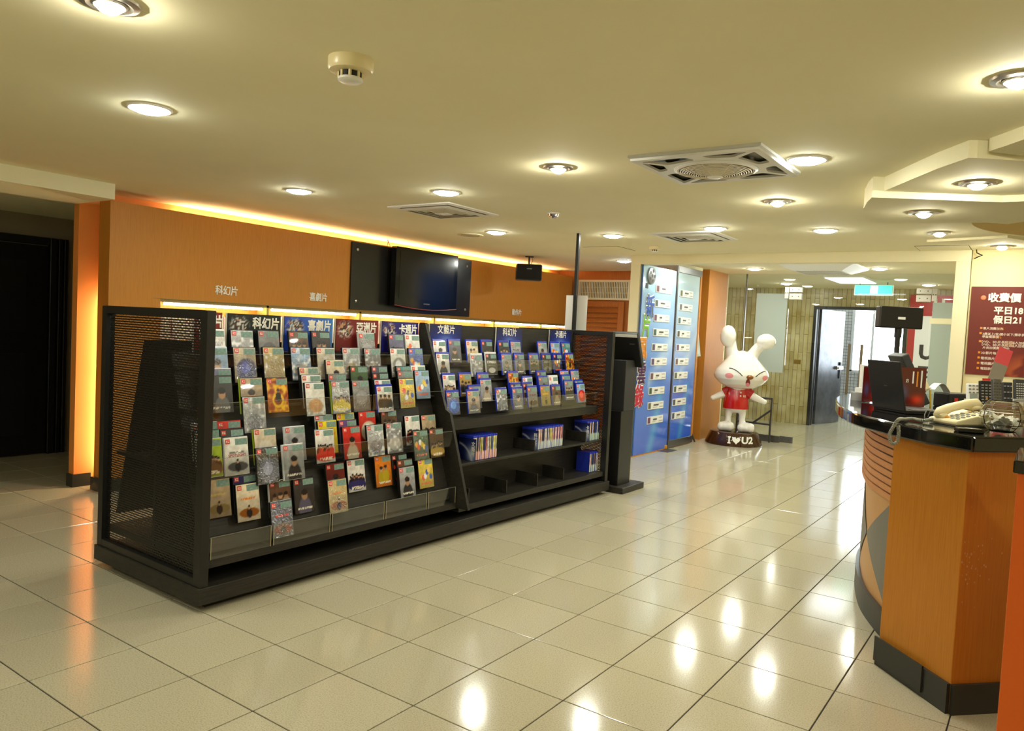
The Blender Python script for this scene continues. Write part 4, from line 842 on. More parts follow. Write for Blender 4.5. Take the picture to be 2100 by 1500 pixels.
# easel sign behind the board
t = thing('easel_sign', 'small pale blue sign on a black tripod easel behind the movie board', 'sign stand', (-1.32, 8.55, 0))
MB().tube([(-1.42, 8.55, .42), (-1.20, 8.48, .0)], .012, 8).build('leg', M_BLACK, t, world=True); MB().tube([(-1.42, 8.55, .42), (-1.56, 8.48, .0)], .012, 8).build('leg', M_BLACK, t, world=True)
MB().tube([(-1.42, 8.60, 1.35), (-1.42, 8.55, .42), (-1.42, 8.70, 0)], .012, 8).build('mast', M_BLACK, t, world=True)
a = ony((1426, 690), 8.5); Mx = Matrix.Translation((-1.345, 8.54, 1.32)) @ Matrix.Rotation(R(-12), 4, 'Y') @ Matrix.Rotation(R(-8), 4, 'X')
MB().box((-.10, -.006, -.19), (.10, .006, .19), Mx).build('sign_card', mat('pale sign', (190, 214, 210), .4), t, world=True)
MB().box((-.085, -.008, -.16), (.085, -.0063, .03), Mx).build('sign_text_panel', M_WHITE, t, world=True); MB().lathe([(.03, 0), (.03, .002)], 16, (.03, 0, .11), Matrix.Rotation(R(90), 3, 'X')).build('sign_dot', mat('sign orange', (224, 120, 50), .4), t).location = (-.02, -.035, 1.34)

# ================================================================== RABBIT STATUE
RC = Vector((-.80, 8.85, 0)); rz = math.atan2(CAM[0]-RC.x, -(CAM[1]-RC.y))
rab = thing('rabbit_statue', 'glossy white cartoon rabbit statue in a red shirt on a brown base', 'statue', RC, rz)
M_RAB = mat('white gloss enamel', (240, 236, 228), .12, coat=.6); M_BASE = mat('dark brown lacquer', (62, 34, 18), .1, coat=.4)
MB().lathe([(.375, 0), (.378, .012), (.31, .165), (.295, .172), (.001, .172)], 48).build('base', M_BASE, rab, smooth=True)
def cone_pt(x, z, off=.003):
    r_ = .376-.066*(z/.165)+off; a = x/r_; return (math.sin(a)*r_, -math.cos(a)*r_, z)
def on_cone(me):
    for v in me.vertices: v.co = cone_pt(v.co.x, v.co.y, .006+v.co.z)
    return me
lz = .085
hm = [(16*math.sin(a)**3/16, (13*math.cos(a)-5*math.cos(2*a)-2*math.cos(3*a)-math.cos(4*a))/16) for a in [2*math.pi*k/40 for k in range(40)]]
mh = MB(); c0 = (.035, lz)
mh.add([(c0[0], c0[1]+.002, .001)]+[(c0[0]+x*.052, c0[1]+y*.05, .001) for x, y in hm], [(0, 1+(k+1) % 40, 1+k) for k in range(40)]); obj('heart', on_cone(mh.mesh('heart')), M_LET, rab)
mi = MB()
for a_ in ((-.075, .04, -.035, .055), (-.075, .115, -.035, .13), (-.065, .055, -.045, .115)):
    mi.add([(a_[0], a_[1], .001), (a_[2], a_[1], .001), (a_[2], a_[3], .001), (a_[0], a_[3], .001)], [(0, 1, 2, 3)])
obj('letter_i', on_cone(mi.mesh('letter')), M_LET, rab)
tm_ = text_mesh('U2', .125, .005, .0008, 'LEFT', 3); tm_.transform(Matrix.Translation((.10, lz-.0, 0)) @ Matrix.Diagonal((1.12, .92, 1, 1))); obj('letters_u2', on_cone(tm_), M_LET, rab)
fig = MB()
hp_ = [(-1, .0), (-.9, .50), (-.72, .76), (-.45, .95), (-.25, 1.0), (0, .93), (.3, .74), (.6, .54), (.85, .34), (1, 0)]
def headfn(x, y, z):
    rr = math.hypot(x, y) or 1e-6; w_ = np.interp(z, [a for a, b in hp_], [b for a, b in hp_]); return (x/rr*w_, y/rr*w_, z)
HXc = .045
fig.ball((HXc, -.02, 1.0), (.362, .31, .265), 40, 40, headfn)
fig.tube([(-.08, .0, 1.16), (-.105, 0, 1.30), (-.135, -.01, 1.40)], [.085, .075, .08], 16); fig.ball((-.155, -.045, 1.445), (.106, .10, .148), 24, 16)
fig.tube([(.15, 0, 1.16), (.22, 0, 1.28), (.30, -.01, 1.37)], [.085, .072, .075], 16)
fig.ball((.335, -.04, 1.395), (.125, .10, .105), 24, 16)
fig.ball((0, 0, .56), (.155, .13, .15), 24, 16); fig.tube([(0, 0, .6), (.01, 0, .80)], [.13, .1], 16)
fig.tube([(-.10, 0, .70), (-.20, -.01, .645), (-.30, -.02, .60)], [.055, .05, .036], 14); fig.ball((-.30, -.02, .60), .038, 14, 10)
fig.tube([(.12, 0, .70), (.24, -.01, .64), (.36, -.02, .59)], [.055, .05, .036], 14); fig.ball((.36, -.02, .59), .038, 14, 10)
for sx, fx in ((-.085, -.11), (.095, .15)):
    fig.tube([(sx, 0, .50), (sx, 0, .34), (sx+(.0), 0, .2)], [.052, .040, .045], 14); fig.ball((fx, -.07, .235), (.10, .12, .07), 20, 12)
    fig.ball((fx+.05, -.12, .238), (.06, .075, .068), 16, 10); fig.ball((fx-.06, -.11, .232), (.055, .07, .062), 16, 10)
me = fig.mesh('figure'); tmp = bpy.data.objects.new('tmp', me); COL.objects.link(tmp)
md = tmp.modifiers.new('r', 'REMESH'); md.mode = 'VOXEL'; md.voxel_size = .011; ms_ = tmp.modifiers.new('s', 'SMOOTH'); ms_.iterations = 6; ms_.factor = .5
bpy.context.view_layer.update(); dg = bpy.context.evaluated_depsgraph_get(); fm = bpy.data.meshes.new_from_object(tmp.evaluated_get(dg)); bpy.data.objects.remove(tmp)
fm.shade_smooth(); fm.materials.clear(); obj('figure', fm, M_RAB, rab)
bvh = BVHTree.FromPolygons([v.co[:] for v in fm.vertices], [p.vertices[:] for p in fm.polygons])
def face(x, z, off=.002):
    h = bvh.ray_cast(Vector((x, -2, z)), Vector((0, 1, 0))); return (h[0]+h[1]*off) if h[0] else Vector((x, -.3, z))
def patch_on(name, cx, cz, rx, rzz, m, off=.0025, n=24):
    v = [face(cx, cz, off)]; f = []
    for r_ in (1, 2, 3):
        for k in range(n): a = 2*math.pi*k/n; v.append(face(cx+math.cos(a)*rx*r_/3, cz+math.sin(a)*rzz*r_/3, off))
    for k in range(n):
        f.append((0, 1+k, 1+(k+1) % n))
        for r_ in (0, 1): f.append((1+r_*n+k, 1+(r_+1)*n+k, 1+(r_+1)*n+(k+1) % n, 1+r_*n+(k+1) % n))
    mb = MB(); mb.add(v, f); return mb.build(name, m, rab, smooth='all')
patch_on('cheek', -.105, .925, .052, .034, mat('cheek pink', (238, 150, 150), .3)); patch_on('cheek', .345, .915, .034, .034, mat('cheek pink', (238, 150, 150), .3))
MK = mat('black enamel', (18, 18, 20), .25)
MB().tube([face(-.11+.17*k/12, 1.022-.09*(k/12)**2, .002) for k in range(13)], .0055, 8).build('eye_line', MK, rab); MB().tube([face(.345-.12*k/12, 1.005-.075*(k/12)**1.6, .002) for k in range(13)], .0055, 8).build('eye_line', MK, rab)
p = face(.155, .92); MB().ball((p.x, p.y-.008, p.z), (.045, .028, .03), 20, 12).build('nose', mat('brown nose', (140, 82, 26), .2), rab, smooth='all')
patch_on('mouth', .135, .845, .028, .052, mat('mouth red', (140, 24, 22), .3), .0025); patch_on('tongue', .132, .822, .024, .028, mat('tongue pink', (236, 140, 160), .3), .005)
M_SHIRT = mat('red gloss enamel', (186, 20, 22), .15, coat=.5)
sh = MB().lathe([(.168, .475), (.170, .49), (.162, .60), (.142, .70), (.118, .775)], 36, caps=False)
sh.tube([(-.08, 0, .72), (-.165, -.006, .672)], [.075, .066], 18); sh.tube([(.10, 0, .725), (.20, -.006, .668)], [.075, .066], 18)
sh.v = [(x, y*.84, z) for x, y, z in sh.v]; sh.build('shirt', M_SHIRT, rab, smooth=True)
for z in (.70, .655): MB().ball((.055, -.128-.0*z, z), .011, 10, 8).build('button', M_LET, rab, smooth='all')
text('shirt_print', 'U2', .036, M_LET, rab, (.105, -.124, .655), Matrix.Rotation(R(38), 3, 'Z') @ FY, bold=.001, ext=.0005)
# folded stand behind the statue
t = thing('folding_frame', 'dark metal folding frame behind the rabbit statue', 'frame', (-.62, 9.36, 0))
for pts in ([(-.95, 9.38, 0), (-.95, 9.38, .62)], [(-.48, 9.38, 0), (-.48, 9.38, .62)], [(-.95, 9.38, .61), (-.48, 9.38, .61)], [(-.72, 9.38, .25), (-.48, 9.38, .45)], [(-.95, 9.38, .25), (-.48, 9.38, .25)]): MB().tube(pts, .014, 8).build('bar', M_GREYD, t, world=True)

# ================================================================== ENTRANCE AND CORRIDOR
for o in [o for o in bpy.data.objects if o.name.startswith('glass_door') and o.type == 'EMPTY']:
    left = 'statue' in o['label']; x = .455 if left else .605
    h = Box((x-.016, GY-.055, .62), (x+.016, GY-.028, 1.42)).build('pull_bar', mat('bronze bar', (116, 104, 84), .35, .6), o, world=True, bevel=.003)
    for z in (.75, 1.30): MB().tube([(x, GY-.03, z), (x, GY-.006, z)], .009, 8).build('standoff', M_STEEL, o, world=True)
t = thing('metal_door', 'grey steel fire door standing open with lever lock and keys', 'door', (DX0+.07, 12.46, 0))
Mx = Matrix.Translation((DX0+.07, 12.46, 0)) @ Matrix.Rotation(R(78), 4, 'Z')
lf = MB().box((0, -.025, .01), (.92, .025, 2.0), Mx).build('leaf', noisy(mat('scuffed steel', rough=.3, metal=.5), 5, [(.3, (70, 72, 80)), (.7, (112, 114, 124))], detail=6), t, world=True, bevel=.003)
MB().box((.66, -.06, .96), (.90, -.026, 1.02), Mx).build('lever_plate', M_METAL, t, world=True); MB().box((.68, -.085, .975), (.80, -.062, 1.0), Mx).build('lever', M_METAL, t, world=True)
MB().box((.80, -.05, 1.03), (.86, -.026, 1.09), Mx).build('lock', M_BLACK, t, world=True); MB().box((.80, -.045, .80), (.83, -.03, .95), Mx).build('key_bunch', M_GREYD, t, world=True)
t = thing('exit_sign', 'green lit emergency exit sign hanging from the corridor ceiling', 'exit sign', (.44, 10.9, HV))
Box((.18, 10.87, 2.15), (.70, 10.93, 2.30)).build('housing', M_WHITE, t, world=True); Box((.19, 10.865, 2.16), (.69, 10.8695, 2.295)).build('face', mat('exit green', (40, 190, 140), .3, emit=(.06, .75, .48), es=1.4), t, world=True)
Box((.40, 10.86, 2.17), (.50, 10.8645, 2.285)).build('pictogram', mat('exit white', (250, 255, 250), .3, emit=(.8, 1, .92), es=1.2), t, world=True)
for x in (.25, .62): MB().tube([(x, 10.9, 2.30), (x, 10.9, HV)], .008, 6).build('hanger', M_STEEL, t, world=True)
t = thing('panel_light', 'flat white rectangular ceiling light in the corridor', 'ceiling light', (.3, 10.2, HV))
Box((.0, 9.72, HV-.03), (.52, 10.72, HV)).build('frame', M_WHITE, t, world=True); Box((.02, 9.74, HV-.034), (.50, 10.70, HV-.0305)).build('diffuser', mat('panel diffuser', (255, 255, 255), .5, emit=(.95, .98, 1), es=6), t, world=True)
t = thing('air_cassette', 'white ceiling air conditioner cassette with slatted intake above the entrance', 'air conditioner', (.32, 8.35, HV))
Mp = [(-.42, 0), (-.42, -.02), (-.25, -.075)]
def sqring(profile, c, m_=None):
    m_ = m_ or MB(); n0 = None; v = []; f = []
    for h, z in profile: v += [(c[0]+a*h, c[1]+b*h, c[2]+z) for a, b in ((-1, -1), (1, -1), (1, 1), (-1, 1))]
    for i in range(len(profile)-1):
        for k in range(4): f.append((i*4+k, (i+1)*4+k, (i+1)*4+(k+1) % 4, i*4+(k+1) % 4))
    return m_.add(v, f)
c_ = (.32, 8.35, HV); q = sqring([(.43, -.002), (.43, -.018), (.40, -.03), (.27, -.085), (.25, -.085), (.25, -.02)], c_); q.build('housing', M_WHITE, t, world=True)
Box((.07, 8.10, HV-.03), (.57, 8.60, HV-.02)).build('backing', M_GREYD, t, world=True)
sl = Box((-.008, -.25, -.08), (.008, .25, -.035)).mesh('slat'); sl.materials.append(M_WHITE)
for k in range(16): o = obj('slat', sl, None, t); o.location = (-.235+k*.0313, 0, 0)
for x, y, lab in ((-.62, 7.05, 'chrome sprinkler head inside the entrance beam nearest the movie chart'), (-.47, 7.05, 'chrome sprinkler head inside the entrance beam next to its twin')):
    t = thing('sprinkler', lab, 'sprinkler', (x, y, HV)); MB().lathe([(.045, 0), (.045, -.004), (.02, -.008), (.012, -.03), (.024, -.034), (.024, -.038)], 16).build('body', M_METAL, t, smooth=True); MB().lathe([(.03, -.045), (.03, -.048)], 12).build('deflector', M_METAL, t); MB().tube([(0, 0, -.036), (0, 0, -.046)], .006, 6).build('stem', M_METAL, t)
# promotion board in the corridor
t = thing('promotion_board', 'tall red and white drinks promotion board on the marble wall', 'poster', (1.25, 12.28, .6))
Box((.74, 12.262, .62), (1.95, 12.298, 2.25)).build('board', mat('board red', (176, 34, 30), .35), t, world=True)
Box((.84, 12.256, .66), (1.85, 12.2615, 1.92)).build('white_field', M_WHITE, t, world=True)
text('lettering', 'U', .22, M_LET, t, (1.15-1.25, -.024, 2.1-.6), FY, bold=.012, ext=.002)
text('lettering', 'U', .30, mat('board ink', (40, 34, 34), .4), t, (1.02-1.25, -.0265, 1.34-.6), FY, bold=.014, ext=.001)
for k, x in enumerate((1.22, 1.38)): MB().lathe([(.07, 0), (.075, .08), (.06, .2), (.07, .32), (.03, .46), (.026, .54)], 14, (x, 12.25, 1.2)).build('bottle_picture', mat('bottle dark', (36, 18, 14), .2), t, world=True, smooth=True); Box((x-.06, 12.172, 1.33), (x+.06, 12.174, 1.40)).build('bottle_label', mat('bottle label', (206, 70, 40), .4), t, world=True); MB().lathe([(.03, 0), (.03, .04)], 12, (x, 12.25, 1.74)).build('bottle_cap', mat('cap orange', (226, 120, 40), .4), t, world=True)
for k in range(6): Box((.92, 12.2545, .72+k*.075), (1.45-.05*(k % 2), 12.2558, .755+k*.075)).build('text_bar', M_GREYD, t, world=True)
for k in range(3): Box((1.10+k*.07, 12.2585, 1.965), (1.14+k*.07, 12.2615, 2.005)).build('gold_mark', mat('gold mark', (226, 170, 40), .4), t, world=True)
t = thing('wall_plate', 'small brass plate on the marble wall beside the open door', 'plate', tuple(ony((1635, 742), 12.29)))
p = ony((1635, 742), 12.295); Box((p.x-.055, 12.29, p.z-.035), (p.x+.055, 12.2995, p.z+.035)).build('plate', mat('brass', (150, 120, 50), .4, .6), t, world=True, bevel=.002)
for dx in (-.045, .045): MB().lathe([(.005, 0), (.005, .002)], 8, (p.x+dx, 12.29, p.z), Matrix.Rotation(R(90), 3, 'X')).build('screw', M_STEEL, t, world=True)
t = thing('steel_post', 'dark grey steel post in the corridor behind the rabbit statue', 'post', (-1.62, 10.3, 0))
Box((-1.66, 10.26, 0), (-1.56, 10.36, HV-.003)).build('shaft', M_GREYD, t, world=True); Box((-1.70, 10.22, 0), (-1.52, 10.40, .02)).build('foot', M_STEEL, t, world=True)
Box((-2.3, 10.30, 0), (-1.66, 10.33, HV-.003)).build('side_panel', mat('grey panel', (150, 152, 150), .5), t, world=True)

# ================================================================== CEILING FITTINGS
def detector(px, s, label, z=HC):
    c = onz(px, z); t = thing('smoke_detector', label, 'smoke detector', (c.x, c.y, z))
    MB().lathe([(.062*s, 0), (.062*s, -.026*s), (.058*s, -.034*s), (.042*s, -.036*s)], 32).build('base', M_OFFW, t, smooth=True)
    MB().lathe([(.030*s, -.034*s), (.030*s, -.052*s)], 24).build('chamber', M_BLACK, t)
    MB().lathe([(.034*s, -.052*s), (.034*s, -.058*s), (.028*s, -.062*s), (.001, -.063*s)], 24).build('cap', M_WHITE, t, smooth=True)
    for k in range(8): a = R(45*k); Box((-.003*s, -.003*s, -.052*s), (.003*s, .003*s, -.036*s)).build('rib', M_OFFW, t).location = (math.cos(a)*.031*s, math.sin(a)*.031*s, 0)
detector((720, 122), 1.25, 'ivory smoke detector on the open ceiling'); detector((1343, 506), .9, 'small smoke detector by the beam over the movie charts')
c = onz((1135, 437), HC); t = thing('camera_dome', 'small clear dome on the ceiling behind the air diffuser', 'dome', c); MB().lathe([(.05, 0), (.05, -.008), (.044, -.01)], 28).build('ring', M_WHITE, t, smooth=True); MB().lathe([(.042, -.009), (.036, -.028), (.02, -.038), (.001, -.041)], 28, caps=False).build('dome', M_CUT, t, smooth=True)
c = onz((965, 482), HC); t = thing('round_grille', 'round white ceiling speaker grille near the cove', 'grille', c)
MB().lathe([(.13, 0), (.13, -.006), (.115, -.010), (.105, -.006)], 36).build('rim', M_OFFW, t, smooth=True)
for k in range(4): MB().lathe([(.095-.022*k, -.004), (.095-.022*k, -.010), (.085-.022*k, -.010), (.085-.022*k, -.004)], 32, caps=False).build('ring', mat('grille ring', (196, 188, 150), .5), t)
def diffuser(cx, cy, label, s=.31):
    t = thing('air_diffuser', label, 'air diffuser', (cx, cy, HC))
    sqring([(s, 0), (s, -.008), (s-.035, -.014), (s-.05, -.010), (s-.05, -.001)], (0, 0, 0)).build('flange', M_WHITE, t)
    Box((-s+.06, -s+.06, -.004), (s-.06, s-.06, -.0015)).build('duct_dark', M_BLACK, t)
    for k in range(4):
        h = .235-.052*k; sqring([(h, -.006), (h+.006, -.012), (h-.026, -.026), (h-.032, -.022)], (0, 0, 0)).build('louvre', mat('diffuser vane', (214, 212, 200), .4), t)
    Box((-.05, -.05, -.03), (.05, .05, -.012)).build('core', M_WHITE, t)
diffuser(-1.34, 3.31, 'square white air diffuser beside the downlight near the cove'); diffuser(-.035, 5.19, 'square white air diffuser in front of the entrance beam', .30)
# ceiling fan panel: plate with cut-outs, round grille
t = thing('ceiling_fan_panel', 'square white ceiling fan panel with angular cut-outs and round grille', 'ceiling fan', (1.15, 2.55, HC))
def plate2d(outer, holes, name, ext, z, m):
    cu = bpy.data.curves.new('c', 'CURVE'); cu.dimensions = '2D'; cu.fill_mode = 'BOTH'; cu.extrude = ext
    for P in [outer]+holes:
        sp = cu.splines.new('POLY'); sp.points.add(len(P)-1); sp.use_cyclic_u = True
        for pt, q in zip(sp.points, P): pt.co = (q[0], q[1], 0, 1)
    o = bpy.data.objects.new('c', cu); COL.objects.link(o); me = bpy.data.meshes.new_from_object(o); bpy.data.objects.remove(o); me.transform(Matrix.Translation((0, 0, z))); return obj(name, me, m, t)
ringp = [(math.cos(R(10*k))*.205, math.sin(R(10*k))*.205) for k in range(36)]
def rounded(P, r_=.02):
    out = []
    for i in range(len(P)):
        a, b, c = Vector(P[i-1]), Vector(P[i]), Vector(P[(i+1) % len(P)]); d1 = (a-b); d2 = (c-b); k = min(r_, d1.length*.4, d2.length*.4)
        p0 = b+d1.normalized()*k; p2 = b+d2.normalized()*k
        for u in (0, .25, .5, .75, 1): q = p0.lerp(b, u).lerp(b.lerp(p2, u), u); out.append((q.x, q.y))
    return out
holes = [ringp]
base_h = [[(.02, .228), (.185, .175), (.285, .29), (.05, .293)], [(.215, .165), (.236, .06), (.293, .035), (.293, .262)]]
for k in range(4):
    for P in base_h: Mr = Matrix.Rotation(R(90*k), 2); holes.append(rounded([tuple(Mr @ Vector(p)) for p in P]))
plate2d([(-.325, -.325), (.325, -.325), (.325, .325), (-.325, .325)], holes, 'plate', .006, -.022, M_WHITE)
sqring([(.335, 0), (.335, -.012), (.322, -.016), (.318, 0)], (0, 0, 0)).build('rim', mat('fan rim', (206, 206, 200), .4), t)
Box((-.32, -.32, -.006), (.32, .32, -.002)).build('cavity', mat('fan cavity', (104, 104, 96), .25, .5), t)
MB().lathe([(.205, -.016), (.21, -.034), (.195, -.042), (.188, -.034)], 48, caps=False).build('grille_ring', M_WHITE, t, smooth=True)
gz = lambda r_: -.036-.030*(1-(r_/.19)**2)
for k in range(14):
    r_ = .188-k*.0115; MB().lathe([(r_, gz(r_)), (r_+.003, gz(r_)-.002), (r_, gz(r_)-.005), (r_-.003, gz(r_)-.002), (r_, gz(r_))], 40, caps=False).build('grille_wire', mat('grille wire', (232, 224, 206), .4), t, smooth=True)
for k in range(8): MB().tube([(math.cos(R(45*k))*r_, math.sin(R(45*k))*r_, gz(r_)-.002) for r_ in (.03, .08, .13, .188)], .003, 6).build('grille_spoke', mat('grille wire', (232, 224, 206), .4), t)
MB().lathe([(.04, -.062), (.04, -.07), (.03, -.074), (.001, -.075)], 24).build('hub', M_WHITE, t, smooth=True)
for k in range(5):
    Mb = Matrix.Rotation(R(72*k), 4, 'Z') @ Matrix.Translation((.10, 0, -.024)) @ Matrix.Rotation(R(14), 4, 'X'); MB().box((-.07, -.03, -.001), (.075, .03, .001), Mb).build('blade', mat('fan blade', (220, 206, 176), .4), t)
for px4, lab in (([(1195, 507), (1272, 503), (1304, 514), (1228, 517)], 'flush access hatch in the ceiling behind the black pole'), ([(1872, 505), (1900, 514), (1996, 513), (1975, 505)], 'flush access hatch in the ceiling beside the beam end')):
    P = [onz(p, HC) for p in px4]; c = sum(P, Vector())/4; t = thing('access_hatch', lab, 'access hatch', c); hh = .20
    Box((-hh, -hh, -.004), (hh, hh, -.0005)).build('lid', M_CEIL, t); sqring([(hh+.006, 0), (hh+.006, -.002), (hh, -.002), (hh, 0)], (0, 0, 0)).build('gap', mat('gap shadow line', (70, 62, 44), .8), t)
q = ony((1996, 528), 6.59); t = thing('loose_cable', 'short black cable curling out of the ceiling at the beam end', 'cable', (q.x+.02, 6.58, HC))
MB().tube([(0, 0, 0), (.005, 0, -.03), (.05, -.01, -.055), (.03, -.01, -.06), (-.01, -.0, -.08)], .005, 6).build('cable', M_BLACK, t)

# ================================================================== PRICE BOARD
a, b = ony((1993, 588), 6.64), ony((1978, 767), 6.64); px0, pz1, pz0 = a.x, a.z, b.z; PW = .80; PH = pz1-pz0
t = thing('price_board', 'dark red price list board with white and orange Chinese text', 'price board', (px0+PW/2, 6.645, pz0)); X = lambda p: ony(p, 6.64).x-(px0+PW/2); Z = lambda p: ony(p, 6.64).z-pz0
ny, nx = 30, 26; v = np.linspace(0, 1, ny+1)[:, None]; u = np.linspace(0, 1, nx+1)[None]; rng = np.random.default_rng(3)
C = C3(112, 32, 18)*np.ones((ny+1, nx+1, 1)); C = C*(1-.35*v[..., None])+C3(92, 44, 34)*.35*v[..., None]; m_ = (np.clip(1.3-((u-.62)/.3)**2-((v-.05)/.2)**2, 0, 1)*(vnoise(ny+1, nx+1, 2, rng) > .45))[..., None]; C = C*(1-m_)+C3(176, 84, 40)*m_
Box((-PW/2, -.006, 0), (PW/2, .004, PH)).build('board', mat('board maroon', (96, 28, 20), .4), t); obj('print', grid_print(C, PW-.002, PH-.002, 'print', Matrix.Translation((0, -.0068, .001))), M_PRINT, t)
yl = -.009; M_OR = mat('board orange', (226, 142, 28), .5); M_CR = mat('board cream text', (226, 206, 190), .5)
for body, px, size, m, bold in (('收費價', (2026, 612), .082, M_LET, .0035), ('平日18', (2038, 638), .072, M_LET, .0028), ('假日21', (2037, 657), .072, M_LET, .0028),
                               ('單人消費加收', (2016, 674), .025, M_CR, .0006), ('3歲以上(含)國小以下(需家長陪同)、', (2015, 685), .025, M_CR, .0006), ('學童需票價', (2014, 691), .025, M_CR, .0006),
                               ('DVD、BD片長超過', (2013, 701), .027, M_CR, .0006), ('DVD、BD片長超過', (2013, 707), .027, M_CR, .0006), ('片長加價費用請依', (2015, 713.5), .025, M_CR, .0006), ('3D影片每人每片加', (2012, 724), .027, M_CR, .0006),
                               ('電視換片服務、', (2011, 735), .027, M_CR, .0006), ('電視續片服務', (2010.5, 745.5), .027, M_CR, .0006), ('電話飲料、', (2010, 756), .027, M_CR, .0006), ('每人加收', (2074, 704), .026, M_CR, .0006), ('每人加收', (2073, 710), .026, M_CR, .0006)):
    text('lettering', body, size, m, t, (X(px), yl, Z(px)), FY, bold=bold, ext=.0006, align='LEFT', res=1 if size < .05 else 2)
for body, px in (('20%', (2047, 675)), ('40元', (2040, 692)), ('2小時', (2060, 703)), ('2小時', (2060, 709))): text('orange_lettering', body, .025, M_OR, t, (X(px), yl, Z(px)), FY, bold=.0006, ext=.0006, align='LEFT', res=1)
for px in ((2012.5, 673), (2011, 683.5), (2010, 700), (2008, 723), (2007, 733.5), (2006, 744.5), (2005, 755)): x, z = X(px), Z(px); Box((x-.009, yl-.001, z-.009), (x+.009, yl+.001, z+.009)).build('bullet', M_OR, t)
x, z = X((2017, 611)), Z((2017, 611)); MB().ball((x, yl, z), (.021, .004, .021), 16, 8).build('round_mark', mat('peach dot', (222, 130, 90), .4), t, smooth='all')

# ================================================================== COUNTER
ZC, ZB = 1.085, 1.025
def catmull(P, n=8):
    P = [Vector((p[0], p[1], 0)) for p in P]; out = []
    for i in range(len(P)-1):
        p0, p1, p2, p3 = P[max(i-1, 0)], P[i], P[i+1], P[min(i+2, len(P)-1)]
        for k in range(n):
            u = k/n; out.append(.5*((2*p1)+(p2-p0)*u+(2*p0-5*p1+4*p2-p3)*u*u+(3*p1-p0-3*p2+p3)*u**3))
    out.append(P[-1]); return out
outer = catmull([(2.242, 2.144), (2.125, 2.266), (2.005, 2.419), (1.864, 2.641), (1.711, 3.066), (1.585, 3.60), (1.555, 4.0), (1.62, 4.42), (1.83, 4.78), (2.2, 4.98), (2.6, 5.02)])
inner = catmull([(2.6, 4.50), (2.3, 4.42), (2.12, 4.15), (2.10, 3.8), (2.18, 3.45), (2.36, 3.12), (2.60, 2.98), (2.92, 3.10)])
top_poly = [(p.x, p.y) for p in outer]+[(p.x, p.y) for p in inner]+[(3.15, 2.86), (2.558, 2.214), (2.406, 2.044)]
ct = thing('reception_counter', 'curved wooden reception counter with polished black top', 'counter', (2.1, 3.0, 0))
tp = MB().prism(top_poly, ZB, ZC).build('countertop', M_GRANITE, ct, world=True, bevel=.008)
cur = catmull([(2.175, 2.55), (2.00, 2.89), (1.88, 3.19), (1.775, 3.63), (1.735, 3.97), (1.755, 4.3), (1.87, 4.6), (2.1, 4.8), (2.5, 4.88)], 10)
cum = [0]
for i in range(1, len(cur)): cum.append(cum[-1]+(cur[i]-cur[i-1]).length)
def at_s(s, off=0):
    s = min(max(s, 0), cum[-1]-1e-6); i = max(k for k in range(len(cum)-1) if cum[k] <= s); u = (s-cum[i])/(cum[i+1]-cum[i]); p = cur[i].lerp(cur[i+1], u); d = (cur[i+1]-cur[i]).normalized(); return p+Vector((-d.y, d.x, 0))*off
sd = 1 if at_s(1.2, .1).x < at_s(1.2).x else -1
def band(s0, s1, z0, z1, off, th, step=.06):
    n = max(2, int((s1-s0)/step)); m = MB(); v = []; f = []
    for k in range(n+1):
        s = s0+(s1-s0)*k/n; o_, i_ = at_s(s, sd*off), at_s(s, sd*(off-th)); v += [(o_.x, o_.y, z0), (o_.x, o_.y, z1), (i_.x, i_.y, z1), (i_.x, i_.y, z0)]
    for k in range(n):
        for q in range(4): f.append((k*4+q, (k+1)*4+q, (k+1)*4+(q+1) % 4, k*4+(q+1) % 4))
    f += [(0, 1, 2, 3), (n*4+3, n*4+2, n*4+1, n*4)]; return m.add(v, f)
S1 = cum[-1]
band(0, S1, .0, ZB, 0, .06).build('body', mat('counter tan laminate', (206, 154, 92), .4), ct, world=True)
band(0, S1, .0, .125, .022, .02).build('plinth', M_PLINTH, ct, world=True)
band(0, S1, .66, ZB-.001, .016, .014).build('groove_backing', M_BLACK, ct, world=True)
M_SLAT = wood('peach slat veneer', (206, 140, 88), (214, 150, 98), (220, 158, 106), grain=(2, 2, 12))
for k in range(10): band(0, S1, .665+k*.0362, .665+k*.0362+.0285, .024, .010).build('slat', M_SLAT, ct, world=True)
M_GD = mat('grey laminate', (122, 120, 112), .45)
for n_ in range(4):
    sc0 = .26+n_*.92; d_ = .46; m = MB(); v = []; f = []; N = 16
    for k in range(N+1):
        u = -1+2*k/N; s = sc0+u*d_; h = .265*(1-abs(u)); o_ = at_s(max(s, .0), sd*.004); v += [(o_.x, o_.y, .395-h), (o_.x, o_.y, .395+h)]
    for k in range(N): f.append((2*k, 2*k+2, 2*k+3, 2*k+1))
    m.add(v, f).build('grey_diamond', M_GD, ct, world=True)
# flat wooden end block
E0, E1, E2 = (2.088, 2.412), (2.392, 2.10), (2.90, 2.63)
MB().prism([E0, E1, E2, (2.72, 2.95), (2.36, 2.98), (2.12, 2.80)], .0, ZB-.0005).build('end_block', M_WOODD, ct, world=True, bevel=.003)
def off_seg(a, b, o0, o1, z0, z1):
    d = (Vector(b)-Vector(a)).normalized(); n = Vector((d.y, -d.x)); n = n if n.y < 0 else -n; A, B = Vector(a), Vector(b); return MB().prism([tuple(A+n*o0), tuple(B+n*o0), tuple(B+n*o1), tuple(A+n*o1)], z0, z1)
off_seg(E0, E1, .001, .016, 0, .118).build('plinth', M_PLINTH, ct, world=True)
off_seg(E0, (2.30, 2.194), .016, .024, .02, .128).build('plinth_patch', M_PLINTH, ct, world=True)
d2 = off_seg(E1, E2, .001, .016, 0, .118).build('plinth', M_PLINTH, ct, world=True)
